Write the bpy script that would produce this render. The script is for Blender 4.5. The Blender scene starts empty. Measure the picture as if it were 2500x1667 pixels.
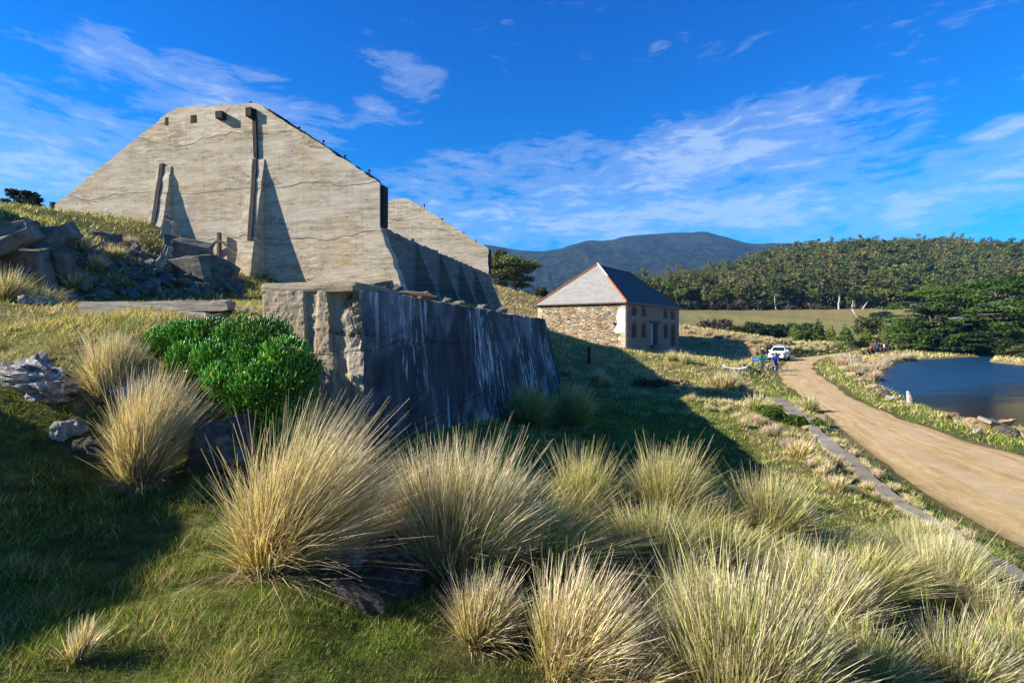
import bpy, bmesh, math, random
import numpy as np
from mathutils import Vector, Matrix, Euler

S = bpy.context.scene
COL = S.collection
R = math.radians
rng = np.random.default_rng(7)
random.seed(7)

# ---------------------------------------------------------------- camera, sky, sun, exposure
FPX, CX, HY = 1200.0, 1250.0, 800.0          # focal length in photo pixels, centre column, horizon row
cam = bpy.data.cameras.new('camera'); camo = bpy.data.objects.new('camera', cam); COL.objects.link(camo)
camo.location = (0, 0, 0); camo.rotation_euler = (R(90), 0, 0)
cam.sensor_width = 36; cam.lens = 36 * FPX / 2500; cam.shift_y = -(833.5 - HY) / 2500
cam.clip_start = 0.05; cam.clip_end = 20000
S.camera = camo

SUN_AZ = R(11.5)       # light travels towards (+cos, +sin)
SUN_EL = R(28)
sun = bpy.data.lights.new('sun', 'SUN'); suno = bpy.data.objects.new('sun', sun); COL.objects.link(suno)
sun.energy = 5.0; sun.angle = R(0.5); sun.color = (1.0, 0.92, 0.79)
d = Vector((math.cos(SUN_AZ) * math.cos(SUN_EL), math.sin(SUN_AZ) * math.cos(SUN_EL), -math.sin(SUN_EL)))
suno.rotation_euler = d.to_track_quat('-Z', 'Y').to_euler()

S.view_settings.view_transform = 'Standard'; S.view_settings.look = 'None'
S.view_settings.exposure = 1.0; S.view_settings.gamma = 1
S.cycles.use_denoising = True
S.cycles.max_bounces = 6; S.cycles.transparent_max_bounces = 8; S.cycles.volume_bounces = 0
S.cycles.sample_clamp_indirect = 6

class NT:
    """small node-tree builder"""
    def __init__(s, nt):
        s.nt = nt; s.n = nt.nodes; s.n.clear()
    def __call__(s, typ, *ins, **kw):
        nd = s.n.new('ShaderNode' + typ)
        for k, v in kw.items():
            if k in ('out',): continue
            if hasattr(nd, k) and k not in ('Color',):
                setattr(nd, k, v)
            else:
                s.put(nd.inputs[k.replace('_', ' ')], v)
        for i, v in enumerate(ins):
            if v is not None: s.put(nd.inputs[i], v)
        return nd
    def put(s, sock, v):
        if isinstance(v, bpy.types.Node): v = v.outputs[0]
        if isinstance(v, bpy.types.NodeSocket): s.nt.links.new(v, sock)
        else:
            if isinstance(v, (tuple, list)) and len(v) == 3 and sock.type == 'RGBA': v = (*v, 1)
            sock.default_value = v
    def math(s, op, a, b=None, clamp=False):
        nd = s.n.new('ShaderNodeMath'); nd.operation = op; nd.use_clamp = clamp
        s.put(nd.inputs[0], a)
        if b is not None: s.put(nd.inputs[1], b)
        return nd.outputs[0]
    def mix(s, f, a, b, blend='MIX'):
        nd = s.n.new('ShaderNodeMix'); nd.data_type = 'RGBA'; nd.blend_type = blend
        s.put(nd.inputs[0], f); s.put(nd.inputs[6], a); s.put(nd.inputs[7], b)
        return nd.outputs[2]
    def ramp(s, f, pts, interp='LINEAR'):
        nd = s.n.new('ShaderNodeValToRGB'); cr = nd.color_ramp; cr.interpolation = interp
        while len(cr.elements) < len(pts): cr.elements.new(0.5)
        for e, (p, c) in zip(cr.elements, pts):
            e.position = p
            e.color = (c, c, c, 1) if isinstance(c, (int, float)) else (*c, 1)
        s.put(nd.inputs[0], f)
        return nd.outputs[0]
    def sc(s, vec, v):
        nd = s.n.new('ShaderNodeVectorMath'); nd.operation = 'MULTIPLY'
        s.put(nd.inputs[0], vec); nd.inputs[1].default_value = v
        return nd.outputs[0]
    def noise(s, vec, scale, detail=4, rough=0.55, dist=0.0):
        nd = s.n.new('ShaderNodeTexNoise'); s.put(nd.inputs['Vector'], vec)
        nd.inputs['Scale'].default_value = scale; nd.inputs['Detail'].default_value = detail
        nd.inputs['Roughness'].default_value = rough; nd.inputs['Distortion'].default_value = dist
        return nd.outputs['Fac']
    def obj(s): return s('TexCoord').outputs['Object']
    def geo(s): return s('NewGeometry').outputs['Position']
    def attr(s, name, out='Color'): return s('Attribute', attribute_name=name).outputs[out]
    def sep(s, v): return s('SeparateXYZ', v).outputs
    def bump(s, h, dist=0.02, strength=1.0):
        nd = s('Bump', Height=h, Distance=dist, Strength=strength); return nd.outputs[0]
    def out(s, surf=None, vol=None, world=False):
        o = s.n.new('ShaderNodeOutputWorld' if world else 'ShaderNodeOutputMaterial')
        if surf is not None: s.put(o.inputs['Surface'], surf)
        if vol is not None: s.put(o.inputs['Volume'], vol)

def mat(name):
    m = bpy.data.materials.new(name); m.use_nodes = True
    return m, NT(m.node_tree)
def pbsdf(t, color, rough=0.85, normal=None, spec=0.3, metal=0.0):
    b = t('BsdfPrincipled'); t.put(b.inputs['Base Color'], color); t.put(b.inputs['Roughness'], rough)
    b.inputs['Specular IOR Level'].default_value = spec; b.inputs['Metallic'].default_value = metal
    if normal is not None: t.put(b.inputs['Normal'], normal)
    return b
def plain(name, color, rough=0.6, spec=0.4, metal=0.0, vary=0.15, scale=12):
    m, t = mat(name); v = t.noise(t.obj(), scale, 4)
    c = t.mix(t.ramp(v, [(0.35, 0.0), (0.7, 1.0)]), color, tuple(x * (1 - vary) for x in color))
    t.out(pbsdf(t, c, rough, None, spec, metal)); return m

# world: Nishita sky deepened, with wispy cloud bands laid out by direction
W = bpy.data.worlds.new('World'); S.world = W; W.use_nodes = True
t = NT(W.node_tree)
sky = t('TexSky', sky_type='NISHITA', sun_disc=False, sun_elevation=SUN_EL,
        sun_rotation=math.atan2(-math.cos(SUN_AZ), -math.sin(SUN_AZ)), air_density=1.0, dust_density=0.0, ozone_density=4.0, altitude=0)
gen = t('TexCoord').outputs['Generated']
x, y, z = t.sep(gen)
az = t.math('ARCTAN2', x, y); el = t.math('ARCSINE', z)
comb = t('CombineXYZ', az, el, 0.0)
def blob(a0, e0, ra, re, tilt=0.0):
    da = t.math('SUBTRACT', az, a0); de = t.math('SUBTRACT', el, e0)
    if tilt: de = t.math('SUBTRACT', de, t.math('MULTIPLY', da, tilt))
    q = t.math('ADD', t.math('POWER', t.math('ABSOLUTE', t.math('DIVIDE', da, ra)), 2.0), t.math('POWER', t.math('ABSOLUTE', t.math('DIVIDE', de, re)), 2.0))
    return t.math('SUBTRACT', 1.0, q, clamp=True)
def dirpx(px, py):
    u, v = (px - CX) / FPX, (HY - py) / FPX
    return math.atan2(u, 1), math.asin(v / math.sqrt(1 + u * u + v * v))
cm = None
for (px, py, ra, re, tilt, amp) in [
        (1700, 390, 0.46, 0.10, 0.07, 1.05), (1500, 535, 0.95, 0.085, 0.0, 1.0), (1350, 380, .25, .06, .1, .7), (1130, 455, 0.24, 0.085, 0.05, 0.75),
        (2300, 480, 0.36, 0.085, 0.1, 0.95), (80, 420, 0.26, 0.15, 0.08, 0.95), (540, 240, 0.30, 0.075, -0.05, 0.85),
        (1000, 190, 0.11, 0.05, -0.2, 0.75), (1960, 285, 0.10, 0.04, 0.15, 0.55), (2050, 250, 0.05, 0.03, 0.5, 0.8), (2450, 315, 0.06, 0.02, 0.1, 0.9),
        (930, 275, 0.12, 0.05, 0.0, 0.5), (1650, 125, 0.35, 0.03, 0.0, 0.35), (180, 180, 0.05, 0.035, 0, .55), (2300, 60, 0.3, 0.06, 0, 0.3), (1250, 60, 0.3, 0.06, 0.1, 0.2)]:
    a0, e0 = dirpx(px, py)
    b = t.math('MULTIPLY', blob(a0, e0, ra, re, tilt), amp)
    cm = b if cm is None else t.math('MAXIMUM', cm, b)
warp = t('TexNoise', Vector=comb, Scale=5.0, Detail=3.0).outputs['Color']
wv = t('VectorMath', operation='MULTIPLY_ADD'); t.put(wv.inputs[0], warp); wv.inputs[1].default_value = (0.09, 0.07, 0); t.put(wv.inputs[2], comb)
n1 = t.noise(t.sc(wv.outputs[0], (1.0, 2.8, 1)), 6.5, 9, 0.60)
n2 = t.noise(t.sc(wv.outputs[0], (1.0, 4.4, 1)), 20.0, 8, 0.66)
nn = t.math('ADD', t.math('MULTIPLY', n1, 0.62), t.math('MULTIPLY', n2, 0.38))
dens = t.math('ADD', nn, t.math('MULTIPLY', t.math('SUBTRACT', cm, 1.0), 0.30))
cf = t.ramp(dens, [(0.29, 0.0), (0.42, 0.20), (0.56, 0.55), (0.76, 0.85)], 'EASE')
hs = t('HueSaturation', Color=sky.outputs[0], Hue=0.502, Saturation=1.32, Value=1.0)
tint = t.mix(1.0, hs.outputs[0], t.ramp(el, [(0.0, (0.45, 1.12, 1.6)), (0.22, (0.03, 1.42, 1.90)), (0.6, (0.0, 1.22, 2.0)), (0.85, (0.01, 0.24, 0.58))]), 'MULTIPLY')
skyc = t.mix(cf, tint, (6.6, 7.8, 9.2))
t.out(t('Background', Color=skyc, Strength=0.057), world=True)

# ---------------------------------------------------------------- helpers
def tag(o, label=None, cat=None, group=None, kind=None):
    if label: o['label'] = label
    if cat: o['category'] = cat
    if group: o['group'] = group
    if kind: o['kind'] = kind
    return o
def link(o, parent=None):
    COL.objects.link(o)
    if parent is not None: o.parent = parent
    return o
def empty(name, loc=(0, 0, 0), rz=0.0, label=None, cat=None, group=None):
    o = bpy.data.objects.new(name, None); o.location = loc; o.rotation_euler = (0, 0, rz); o.empty_display_size = 0.2
    link(o); return tag(o, label, cat, group)
def np_mesh(name, V, F, mats, col=None, smooth=False, fmat=None, attrs=None):
    """V (n,3), F (m,k) arrays -> mesh datablock"""
    me = bpy.data.meshes.new(name)
    V = np.asarray(V, np.float32); F = np.asarray(F, np.int32)
    m, k = F.shape
    me.vertices.add(len(V)); me.vertices.foreach_set('co', V.ravel())
    me.loops.add(m * k); me.loops.foreach_set('vertex_index', F.ravel())
    me.polygons.add(m); me.polygons.foreach_set('loop_start', np.arange(0, m * k, k, dtype=np.int32))
    if fmat is not None: me.polygons.foreach_set('material_index', np.asarray(fmat, np.int32))
    me.polygons.foreach_set('use_smooth', np.full(m, smooth))
    for mm in (mats if isinstance(mats, (list, tuple)) else [mats]): me.materials.append(mm)
    if col is not None:
        c = np.ones((len(V), 4), np.float32); c[:, :3] = col
        a = me.color_attributes.new('col', 'FLOAT_COLOR', 'POINT'); a.data.foreach_set('color', c.ravel())
    for nm, arr in (attrs or {}).items():
        a = me.attributes.new(nm, 'FLOAT', 'POINT'); a.data.foreach_set('value', np.asarray(arr, np.float32))
    me.update(); me.validate()
    return me
def np_obj(name, V, F, mats, parent=None, **kw):
    return link(bpy.data.objects.new(name, np_mesh(name, V, F, mats, **kw)), parent)

class MB:
    """collects shapes, links them as ONE mesh object"""
    def __init__(s): s.v = []; s.f = []
    def add(s, V, F):
        o = len(s.v); s.v += [tuple(p) for p in V]; s.f += [tuple(i + o for i in f) for f in F]; return s
    def box(s, c, size, rot=None, taper=1.0):
        hx, hy, hz = size[0] / 2, size[1] / 2, size[2] / 2
        V = []
        for z in (-1, 1):
            k = taper if z > 0 else 1
            for (a, b) in ((-1, -1), (1, -1), (1, 1), (-1, 1)): V.append(Vector((a * hx * k, b * hy * k, z * hz)))
        if rot is not None: V = [rot @ p for p in V]
        V = [p + Vector(c) for p in V]
        return s.add(V, [(3, 2, 1, 0), (4, 5, 6, 7), (0, 1, 5, 4), (1, 2, 6, 5), (2, 3, 7, 6), (3, 0, 4, 7)])
    def rbox(s, c, size, bev=0.03, rot=None, jit=0.0, seed=0, cuts=0):
        bm = bmesh.new(); bmesh.ops.create_cube(bm, size=1.0)
        for p in bm.verts: p.co = Vector((p.co.x * size[0], p.co.y * size[1], p.co.z * size[2]))
        if bev: bmesh.ops.bevel(bm, geom=bm.edges[:], offset=bev, segments=2, affect='EDGES', profile=0.6)
        if cuts: bmesh.ops.subdivide_edges(bm, edges=[e for e in bm.edges if e.calc_length() > 0.12], cuts=cuts, use_grid_fill=True)
        rr = random.Random(seed)
        for p in bm.verts:
            if jit: p.co += Vector((rr.uniform(-jit, jit), rr.uniform(-jit, jit), rr.uniform(-jit, jit)))
        M = (rot.to_4x4() if rot is not None else Matrix()); M = Matrix.Translation(c) @ M
        bm.transform(M); bm.verts.index_update()
        s.add([p.co.copy() for p in bm.verts], [[q.index for q in f.verts] for f in bm.faces]); bm.free(); return s
    def tube(s, path, radii, n=8, cap=True):
        P = [Vector(p) for p in path]
        if not isinstance(radii, (list, tuple)): radii = [radii] * len(P)
        V = []; F = []; up = None
        for i, p in enumerate(P):
            tdir = (P[min(i + 1, len(P) - 1)] - P[max(i - 1, 0)])
            tdir = tdir.normalized() if tdir.length > 1e-9 else Vector((0, 0, 1))
            if up is None: up = Vector((1, 0, 0)) if abs(tdir.x) < 0.8 else Vector((0, 1, 0))
            a = tdir.cross(up).normalized(); b = tdir.cross(a).normalized(); up = a.cross(tdir) if a.cross(tdir).length > 1e-6 else up
            for k in range(n):
                th = 2 * math.pi * k / n
                V.append(p + (a * math.cos(th) + b * math.sin(th)) * radii[i])
        for i in range(len(P) - 1):
            for k in range(n):
                k2 = (k + 1) % n
                F.append((i * n + k, i * n + k2, (i + 1) * n + k2, (i + 1) * n + k))
        if cap:
            F.append(tuple(range(n))); F.append(tuple(range((len(P) - 1) * n, len(P) * n))[::-1])
        return s.add(V, F)
    def ell(s, c, r, nu=12, nv=8, rot=None):
        V = []; F = []
        for i in range(nv + 1):
            ph = math.pi * i / nv
            for k in range(nu):
                th = 2 * math.pi * k / nu
                p = Vector((r[0] * math.sin(ph) * math.cos(th), r[1] * math.sin(ph) * math.sin(th), r[2] * math.cos(ph)))
                if rot is not None: p = rot @ p
                V.append(p + Vector(c))
        for i in range(nv):
            for k in range(nu):
                k2 = (k + 1) % nu
                F.append((i * nu + k, (i + 1) * nu + k, (i + 1) * nu + k2, i * nu + k2))
        return s.add(V, F)
    def prism(s, poly, y0, y1):
        """polygon in (x, z), extruded along y"""
        n = len(poly)
        V = [(x, y0, z) for x, z in poly] + [(x, y1, z) for x, z in poly]
        F = [tuple(range(n)), tuple(range(2 * n - 1, n - 1, -1))] + [(i, i + n, (i + 1) % n + n, (i + 1) % n) for i in range(n)]
        return s.add(V, F)
    def disc(s, c, r, h, n=20, axis='y'):
        c = Vector(c); ax = {'x': Vector((1, 0, 0)), 'y': Vector((0, 1, 0)), 'z': Vector((0, 0, 1))}[axis]
        return s.tube([c - ax * h / 2, c + ax * h / 2], r, n)
    def ring(s, c, Rr, r, n=28, m=8, axis='y'):
        V = []; F = []
        for i in range(n):
            a = 2 * math.pi * i / n
            for k in range(m):
                b = 2 * math.pi * k / m
                q = Rr + r * math.cos(b); p = (q * math.cos(a), r * math.sin(b), q * math.sin(a))
                if axis == 'x': p = (p[1], p[0], p[2])
                V.append((p[0] + c[0], p[1] + c[1], p[2] + c[2]))
        for i in range(n):
            for k in range(m):
                F.append((i * m + k, i * m + (k + 1) % m, ((i + 1) % n) * m + (k + 1) % m, ((i + 1) % n) * m + k))
        return s.add(V, F)
    def build(s, name, m, parent=None, smooth=False, bevel=0.0):
        me = bpy.data.meshes.new(name); me.from_pydata(s.v, [], s.f)
        bm = bmesh.new(); bm.from_mesh(me); bmesh.ops.recalc_face_normals(bm, faces=bm.faces[:]); bm.to_mesh(me); bm.free()
        for mm in (m if isinstance(m, (list, tuple)) else [m]): me.materials.append(mm)
        if smooth:
            for p in me.polygons: p.use_smooth = True
        o = link(bpy.data.objects.new(name, me), parent)
        if bevel:
            b = o.modifiers.new('bevel', 'BEVEL'); b.width = bevel; b.segments = 2; b.limit_method = 'ANGLE'
        return o
def cut(o, mb):
    """boolean difference, applied"""
    c = mb.build('cutter', o.data.materials[0], o.parent); bpy.context.view_layer.update()
    md = o.modifiers.new('cut', 'BOOLEAN'); md.operation = 'DIFFERENCE'; md.object = c; md.solver = 'EXACT'
    dg = bpy.context.evaluated_depsgraph_get(); dg.update()
    me = bpy.data.meshes.new_from_object(o.evaluated_get(dg), depsgraph=dg)
    o.modifiers.remove(md); old = o.data; o.data = me
    bpy.data.objects.remove(c, do_unlink=True); bpy.data.meshes.remove(old)
    return o
def children(o): return [c for c in bpy.data.objects if c.parent == o]
def copy_tree(o, parent=None):
    c = o.copy(); COL.objects.link(c); c.parent = parent
    for ch in kids.get(o.name, []): copy_tree(ch, c)
    return c
kids = {}
def note_kids(o):
    kids[o.name] = children(o)
    for c in kids[o.name]: note_kids(c)

def vnoise(x, y, seed=0):
    """smooth value noise on arrays"""
    xi = np.floor(x).astype(np.int64); yi = np.floor(y).astype(np.int64); xf = x - xi; yf = y - yi
    def h(a, b):
        n = (a * 374761393 + b * 668265263 + seed * 1442695041) & 0xFFFFFFFF
        n = ((n ^ (n >> 13)) * 1274126177) & 0xFFFFFFFF
        return ((n ^ (n >> 16)) & 0xFFFF) / 65535.0
    u = xf * xf * (3 - 2 * xf); v = yf * yf * (3 - 2 * yf)
    return (h(xi, yi) * (1 - u) + h(xi + 1, yi) * u) * (1 - v) + (h(xi, yi + 1) * (1 - u) + h(xi + 1, yi + 1) * u) * v - 0.5
def fbm(x, y, seed=0, o=4):
    r = 0; a = 1.0
    for i in range(o): r = r + a * vnoise(x * 2 ** i, y * 2 ** i, seed + i); a *= 0.5
    return r
def sst(a, b, x): q = np.clip((x - a) / (b - a), 0, 1); return q * q * (3 - 2 * q)
def pt(px, py, Y): return ((px - CX) / FPX * Y, Y, (HY - py) / FPX * Y)      # a photo direction at a real depth
def ptz(px, py, z): Y = -z * FPX / (py - HY); return ((px - CX) / FPX * Y, Y, z)

# ---------------------------------------------------------------- terrain
ROAD_Z, WATER_Z = -4.1, -4.7
roadL = [(2500, 1350), (2388, 1281), (2312, 1239), (2258, 1208), (2197, 1155), (2151, 1120), (2082, 1071), (2021, 1017), (1991, 994), (1941, 952), (1914, 933), (1897, 910), (1905, 893), (1930, 876), (1991, 869.5), (2029, 864.5), (2067, 860)]
roadR = [(2500, 1120), (2465, 1109), (2400, 1092), (2350, 1075), (2300, 1056), (2243, 1036), (2159, 1006), (2086, 971), (2050, 950), (2020, 931), (2002, 918), (1985, 902), (1984, 890), (2000, 878), (2037, 868), (2055, 864.5), (2075, 861.5)]
def resample(P, n):
    P = np.array(P, float); dd = np.r_[0, np.cumsum(np.hypot(*np.diff(P, axis=0).T))]
    q = np.linspace(0, dd[-1], n); return np.c_[np.interp(q, dd, P[:, 0]), np.interp(q, dd, P[:, 1])]
RL = [ptz(a, b, ROAD_Z)[:2] for a, b in roadL]; RR = [ptz(a, b, ROAD_Z)[:2] for a, b in roadR]
RL = [(9.9, 3.0), (8.9, -25)][::-1] + RL + [(82, 108)]; RR = [(16.5, 3.0), (15.5, -25)][::-1] + RR + [(84, 104)]
def smooth_line(P, n=240, it=6):
    P = resample(P, n)
    for _ in range(it): P[1:-1] = 0.25 * P[:-2] + 0.5 * P[1:-1] + 0.25 * P[2:]
    return P
RL = smooth_line(RL); RR = smooth_line(RR)
RL[:, 0] += fbm(RL[:, 0] * .5, RL[:, 1] * .5, 61, 3) * .45; RR[:, 0] += fbm(RR[:, 0] * .5, RR[:, 1] * .5, 62, 3) * .45
ROAD_POLY = np.r_[RL, RR[::-1]]
kerbL = [(1876, 971), (1929, 1013), (1975, 1044), (2006, 1086), (2044, 1112), (2067, 1136), (2167, 1216), (2408, 1373), (2500, 1440)]
kerbR = [(1914, 973), (1945, 994), (1983, 1029), (2025, 1067), (2082, 1112), (2112, 1138), (2201, 1216), (2452, 1373), (2560, 1440)]
KERB_Z = -3.88
KL = smooth_line([ptz(a, b, KERB_Z)[:2] for a, b in kerbL], 60, 2); KR = smooth_line([ptz(a, b, KERB_Z)[:2] for a, b in kerbR], 60, 2)
pond_px = [(2172, 901), (2154, 926), (2139, 949), (2162, 967), (2205, 983), (2274, 1002), (2350, 1033), (2408, 1038), (2500, 1052)]
POND = [ptz(a, b, WATER_Z)[:2] for a, b in pond_px] + [(30, 19), (60, 8), (130, 6), (130, 48), (72, 56), (63.5, 60.5), (65, 67), (74, 76), (80, 79.5)] + \
       [ptz(a, b, WATER_Z)[:2] for a, b in [(2399, 870.5), (2333, 873), (2256, 878), (2195, 886)]]
POND = np.array(POND)
def sdist(P, X, Y):
    """signed distance to polygon, negative inside"""
    d2 = np.full(X.shape, 1e18); inside = np.zeros(X.shape, bool)
    n = len(P)
    for i in range(n):
        x0, y0 = P[i]; x1, y1 = P[(i + 1) % n]; ex, ey = x1 - x0, y1 - y0
        q = np.clip(((X - x0) * ex + (Y - y0) * ey) / (ex * ex + ey * ey + 1e-12), 0, 1)
        d2 = np.minimum(d2, (X - x0 - q * ex) ** 2 + (Y - y0 - q * ey) ** 2)
        c = ((y0 > Y) != (y1 > Y))
        with np.errstate(divide='ignore', invalid='ignore'):
            inside ^= c & (X < ex * (Y - y0) / (ey if ey != 0 else 1e-12) + x0)
    return np.where(inside, -1, 1) * np.sqrt(d2)
ROAD_S = smooth_line([tuple(p) for p in RL], 60, 0), smooth_line([tuple(p) for p in RR], 60, 0)
ROAD_LOW = np.r_[ROAD_S[0], ROAD_S[1][::-1]]
KERB_LOW = np.r_[KL[::4], KR[::4][::-1]]

def tps(ctrl, reg=1e-3):
    C = np.array(ctrl, float); n = len(C)
    def U(r2): return np.where(r2 > 1e-12, r2 * np.log(r2 + 1e-12), 0) * 0.5
    sc_ = 20.0; P = C[:, :2] / sc_
    K = U(((P[:, None] - P[None]) ** 2).sum(-1)) + reg * np.eye(n)
    Q = np.c_[np.ones(n), P]; A = np.block([[K, Q], [Q.T, np.zeros((3, 3))]])
    w = np.linalg.solve(A, np.r_[C[:, 2], 0, 0, 0])
    def f(X, Y):
        r = np.zeros(X.shape); x, y = X / sc_, Y / sc_
        for i in range(n): r += w[i] * U((x - P[i, 0]) ** 2 + (y - P[i, 1]) ** 2)
        return r + w[n] + w[n + 1] * x + w[n + 2] * y
    return f
lawn = [pt(100, 890, 5.2), pt(0, 800, 6.8), pt(100, 752, 7.6), pt(300, 790, 6.3), pt(250, 860, 5.5), pt(430, 800, 5.9), (-6.2, 4.6, -0.55), (-9, 6, 0.4), (-8.4, 7.7, 0.42), (-11, 8.2, 1.3)]
mound = [(-8.6, -0.6, 0.9), (-8.6, 0.6, 1.85), (-8.6, 1.4, 1.75), (-8.5, 2.6, 1.62), (-8.2, 3.8, 1.05), (-7.8, 4.9, 0.5), (-6.3, 1.0, -0.3), (-6.2, 2.6, -0.35), (-5.6, 3.7, -0.85), (-4.6, 1.2, -1.15), (-4.6, 2.6, -1.22), (-8.5, -3, 0.3), (-13, 0, 2.0), (-13, -10, 1.2)]  # unseen rise added at left, shaped to throw the lower-left foreground shade
near = [(0, 0, -1.66), (-2.5, 0.5, -1.5), (2.5, 0, -1.9), (0, -8, -1.6), (10, -10, -3.9), (-1.5, 3.3, -1.68), (-2.0, 2.6, -1.63), (-3.64, 4.55, -1.45), pt(265, 965, 5.0), pt(60, 935, 4.9), pt(150, 1030, 4.9),
        (-3.0, 5.1, -1.15), (-2.2, 5.7, -1.45), (-1.6, 5.8, -1.62), (-0.9, 3.7, -1.85), (0.1, 2.8, -1.92), (0.9, 4.6, -2.1), (-0.6, 4.6, -1.95), (2.4, 6.2, -2.25), (1.4, 5.6, -2.18),
        (2.1, 3.4, -2.4), (4.6, 5.2, -2.9), (3.9, 3.2, -2.9), (5.5, 7.2, -3.25), (6.6, 5.6, -3.6), (6.5, 0, -3.4)]
hollow = [(-0.6, 8, -2.0), (-0.2, 10, -2.25), (1.0, 16.5, -2.75), (2.8, 26, -3.15), (3.2, 9.2, -3.05), (4.95, 13.2, -3.3), (4.2, 19.5, -3.3), (6.4, 10.6, -3.45), (8.8, 21, -3.62), (7.9, 14.5, -3.7)]
bank = [(3.1, 35, -1.1), (6.5, 39, -1.75), (10.5, 44.5, -2.15), pt(1465, 945, 27.5), pt(1400, 905, 31), pt(1600, 905, 36), (14.2, 37, -3.1), (15.8, 33, -3.75), (12.5, 27, -3.7), (11.6, 53.5, -2.42), (3, 60, -1.7), (23, 69, -2.9), (14, 75, -1.8), (17, 45, -2.8), (22, 52, -3.4), (27, 66, -3.4)]
back = [(0, 47, 0.7), pt(1300, 772, 68), pt(1240, 752, 70), pt(1265, 716, 95), pt(1190, 716, 80), (30, 75, -1.0), pt(1700, 792, 88), pt(1800, 808, 84), pt(1900, 824, 82), pt(2000, 848, 80), (20, 90, 2.0), (50, 100, -1.0), (70, 95, -3.4), (90, 90, -3.9), (40, 60, -4.0), (75, 70, -4.2), (110, 65, -3.6), (45, 40, -4.4), (20, 20, -4.15), (60, 5, -4.2), (110, 20, -4.2), (40, -20, -4.2)]
bankL = [pt(0, 512, 20), pt(0, 525, 14), pt(0, 545, 10.6), pt(150, 560, 13), pt(300, 592, 17), pt(440, 612, 20.8), pt(480, 612, 22.4), pt(200, 535, 19), pt(420, 572, 23.3), pt(130, 517, 24.6), pt(0, 505, 34), pt(40, 514, 55), pt(140, 522, 45), (-40, 30, 8.0), (-50, 60, 14),
         (-8.7, 8.8, 0.5), (-8.5, 10.0, 0.55), (-8.8, 12.5, 0.7), (-9.3, 16, 1.05), (-11, 20, 1.5), (-16.5, 30, 4.6), (-12, 35, 3.0)]
plat = [(-5, 7.6, 0.2), (-3, 8, 0.2), (-6, 9.5, 0.4), (-5, 12, 0.5), (-2, 12, 0.3), (-7, 17, 0.9), (-3, 19, 0.9), (-0.3, 18, 0.3), (0.5, 25, 0.25), (-1.2, 27, 0.9), (-1, 36, 0.95), (0.4, 33, 0.3)]
fL = tps(lawn + mound + bankL + plat + back + [(-2.6, 6.6, 0.2), (-3.6, 6.3, 0.12)] + bank[:1] + [(5, 45, -0.6)])
fR = tps(lawn + mound + near + hollow + bank + back + bankL + [(-40, 30, 6.5), (-1, 36, 0.5), (-5, 8.5, 0.2)])
WALLLINE = np.array([(2.02, 28.0), (-1.97, 6.15), (-3.4, 6.45), (-4.6, 6.9), (-12, 8.5), (-12, 60), (-2, 60), (-0.5, 45), (1.2, 36), (2.2, 30)])   # platform side polygon
U_T = [-1.2, -0.8, -0.2, 0.0, 0.2, 0.25, 0.30, 0.36, 0.40, 0.46, 0.52, 0.60, 0.70, 0.80, 0.90, 1.04, 1.3, 1.8]
CREST_PY = [640, 690, 740, 745, 765, 735, 712, 702, 692, 671, 648, 631, 620, 619, 622, 628, 640, 700]
def terr(X, Y):
    X = np.asarray(X, float); Y = np.asarray(Y, float)
    sd = sdist(WALLLINE, X, Y)
    w = sst(0.12, -0.12, sd)
    h = fL(X, Y) * w + fR(X, Y) * (1 - w)
    r = np.hypot(X, Y)
    yy = np.maximum(Y, 1.0); u = np.clip(X / yy, -1.2, 1.8)
    zc = (HY - np.interp(u, U_T, CREST_PY)) / FPX * 430
    zA = np.interp(u, [-1.2, -0.6, 0.0, 0.12, 0.25, 0.45, 0.9, 1.5], [14, 11, 8, 5.0, 1.6, -2.6, -2.8, -2.8])
    zB = np.interp(u, [-1.2, -0.6, 0.0, 0.2, 0.45, 0.9, 1.5], [15, 11, 9, 7, 6.2, 5.8, 5.5])
    q = np.where(r < 190, zA + (zB - zA) * sst(105, 190, yy), zB + (zc - zB) * sst(185, 440, yy) - (zc * 0.6) * sst(470, 900, yy))
    q = np.where(Y < 20, np.clip(zA * 0.3, -4.2, 8), q)
    k = sst(84, 104, r) * np.where(Y > 20, 1, 1)
    h = h * (1 - k) + q * k
    n = fbm(X * 0.35, Y * 0.35, 3) * 0.16 * np.clip(r / 12, 0.35, 1.8) + fbm(X * 1.7, Y * 1.7, 9, 3) * 0.06
    h = h + 3.0 * np.exp(-((X + 14.6) / 1.8) ** 2 - ((Y - 9.8) / np.where(Y < 9.8, 1.4, 1.5)) ** 2)  # unseen hump added beyond the left edge to shade the rubble slabs
    sr = sdist(ROAD_LOW, X, Y); sk = sdist(KERB_LOW, X, Y)
    flat = sst(3.0, 0.3, sr)
    h = h + n * (1 - sst(1.6, 0.0, sr)) * (1 - 0.8 * sst(0.5, 0, sk))
    h = h * (1 - flat) + (ROAD_Z - 0.03) * flat
    kk = sst(0.9, 0.1, sk); h = h * (1 - kk) + (KERB_Z - 0.10) * kk
    sp = sdist(POND, X, Y)
    h = np.where(sp < 6, np.maximum(h, WATER_Z + 0.12 + 0.05 * np.clip(sp, 0, 6)), h)
    h = np.where((sp < 14) & (X > 20) & (sr > 2.5), np.minimum(h, WATER_Z + 0.22 + 0.05 * np.clip(sp, 0, 20)), h)
    wp = sst(0.7, -1.6, sp); h = h * (1 - wp) + (WATER_Z - 0.9) * wp
    return h
def zat(x, y): return float(terr(np.array([x]), np.array([y]))[0])

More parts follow.
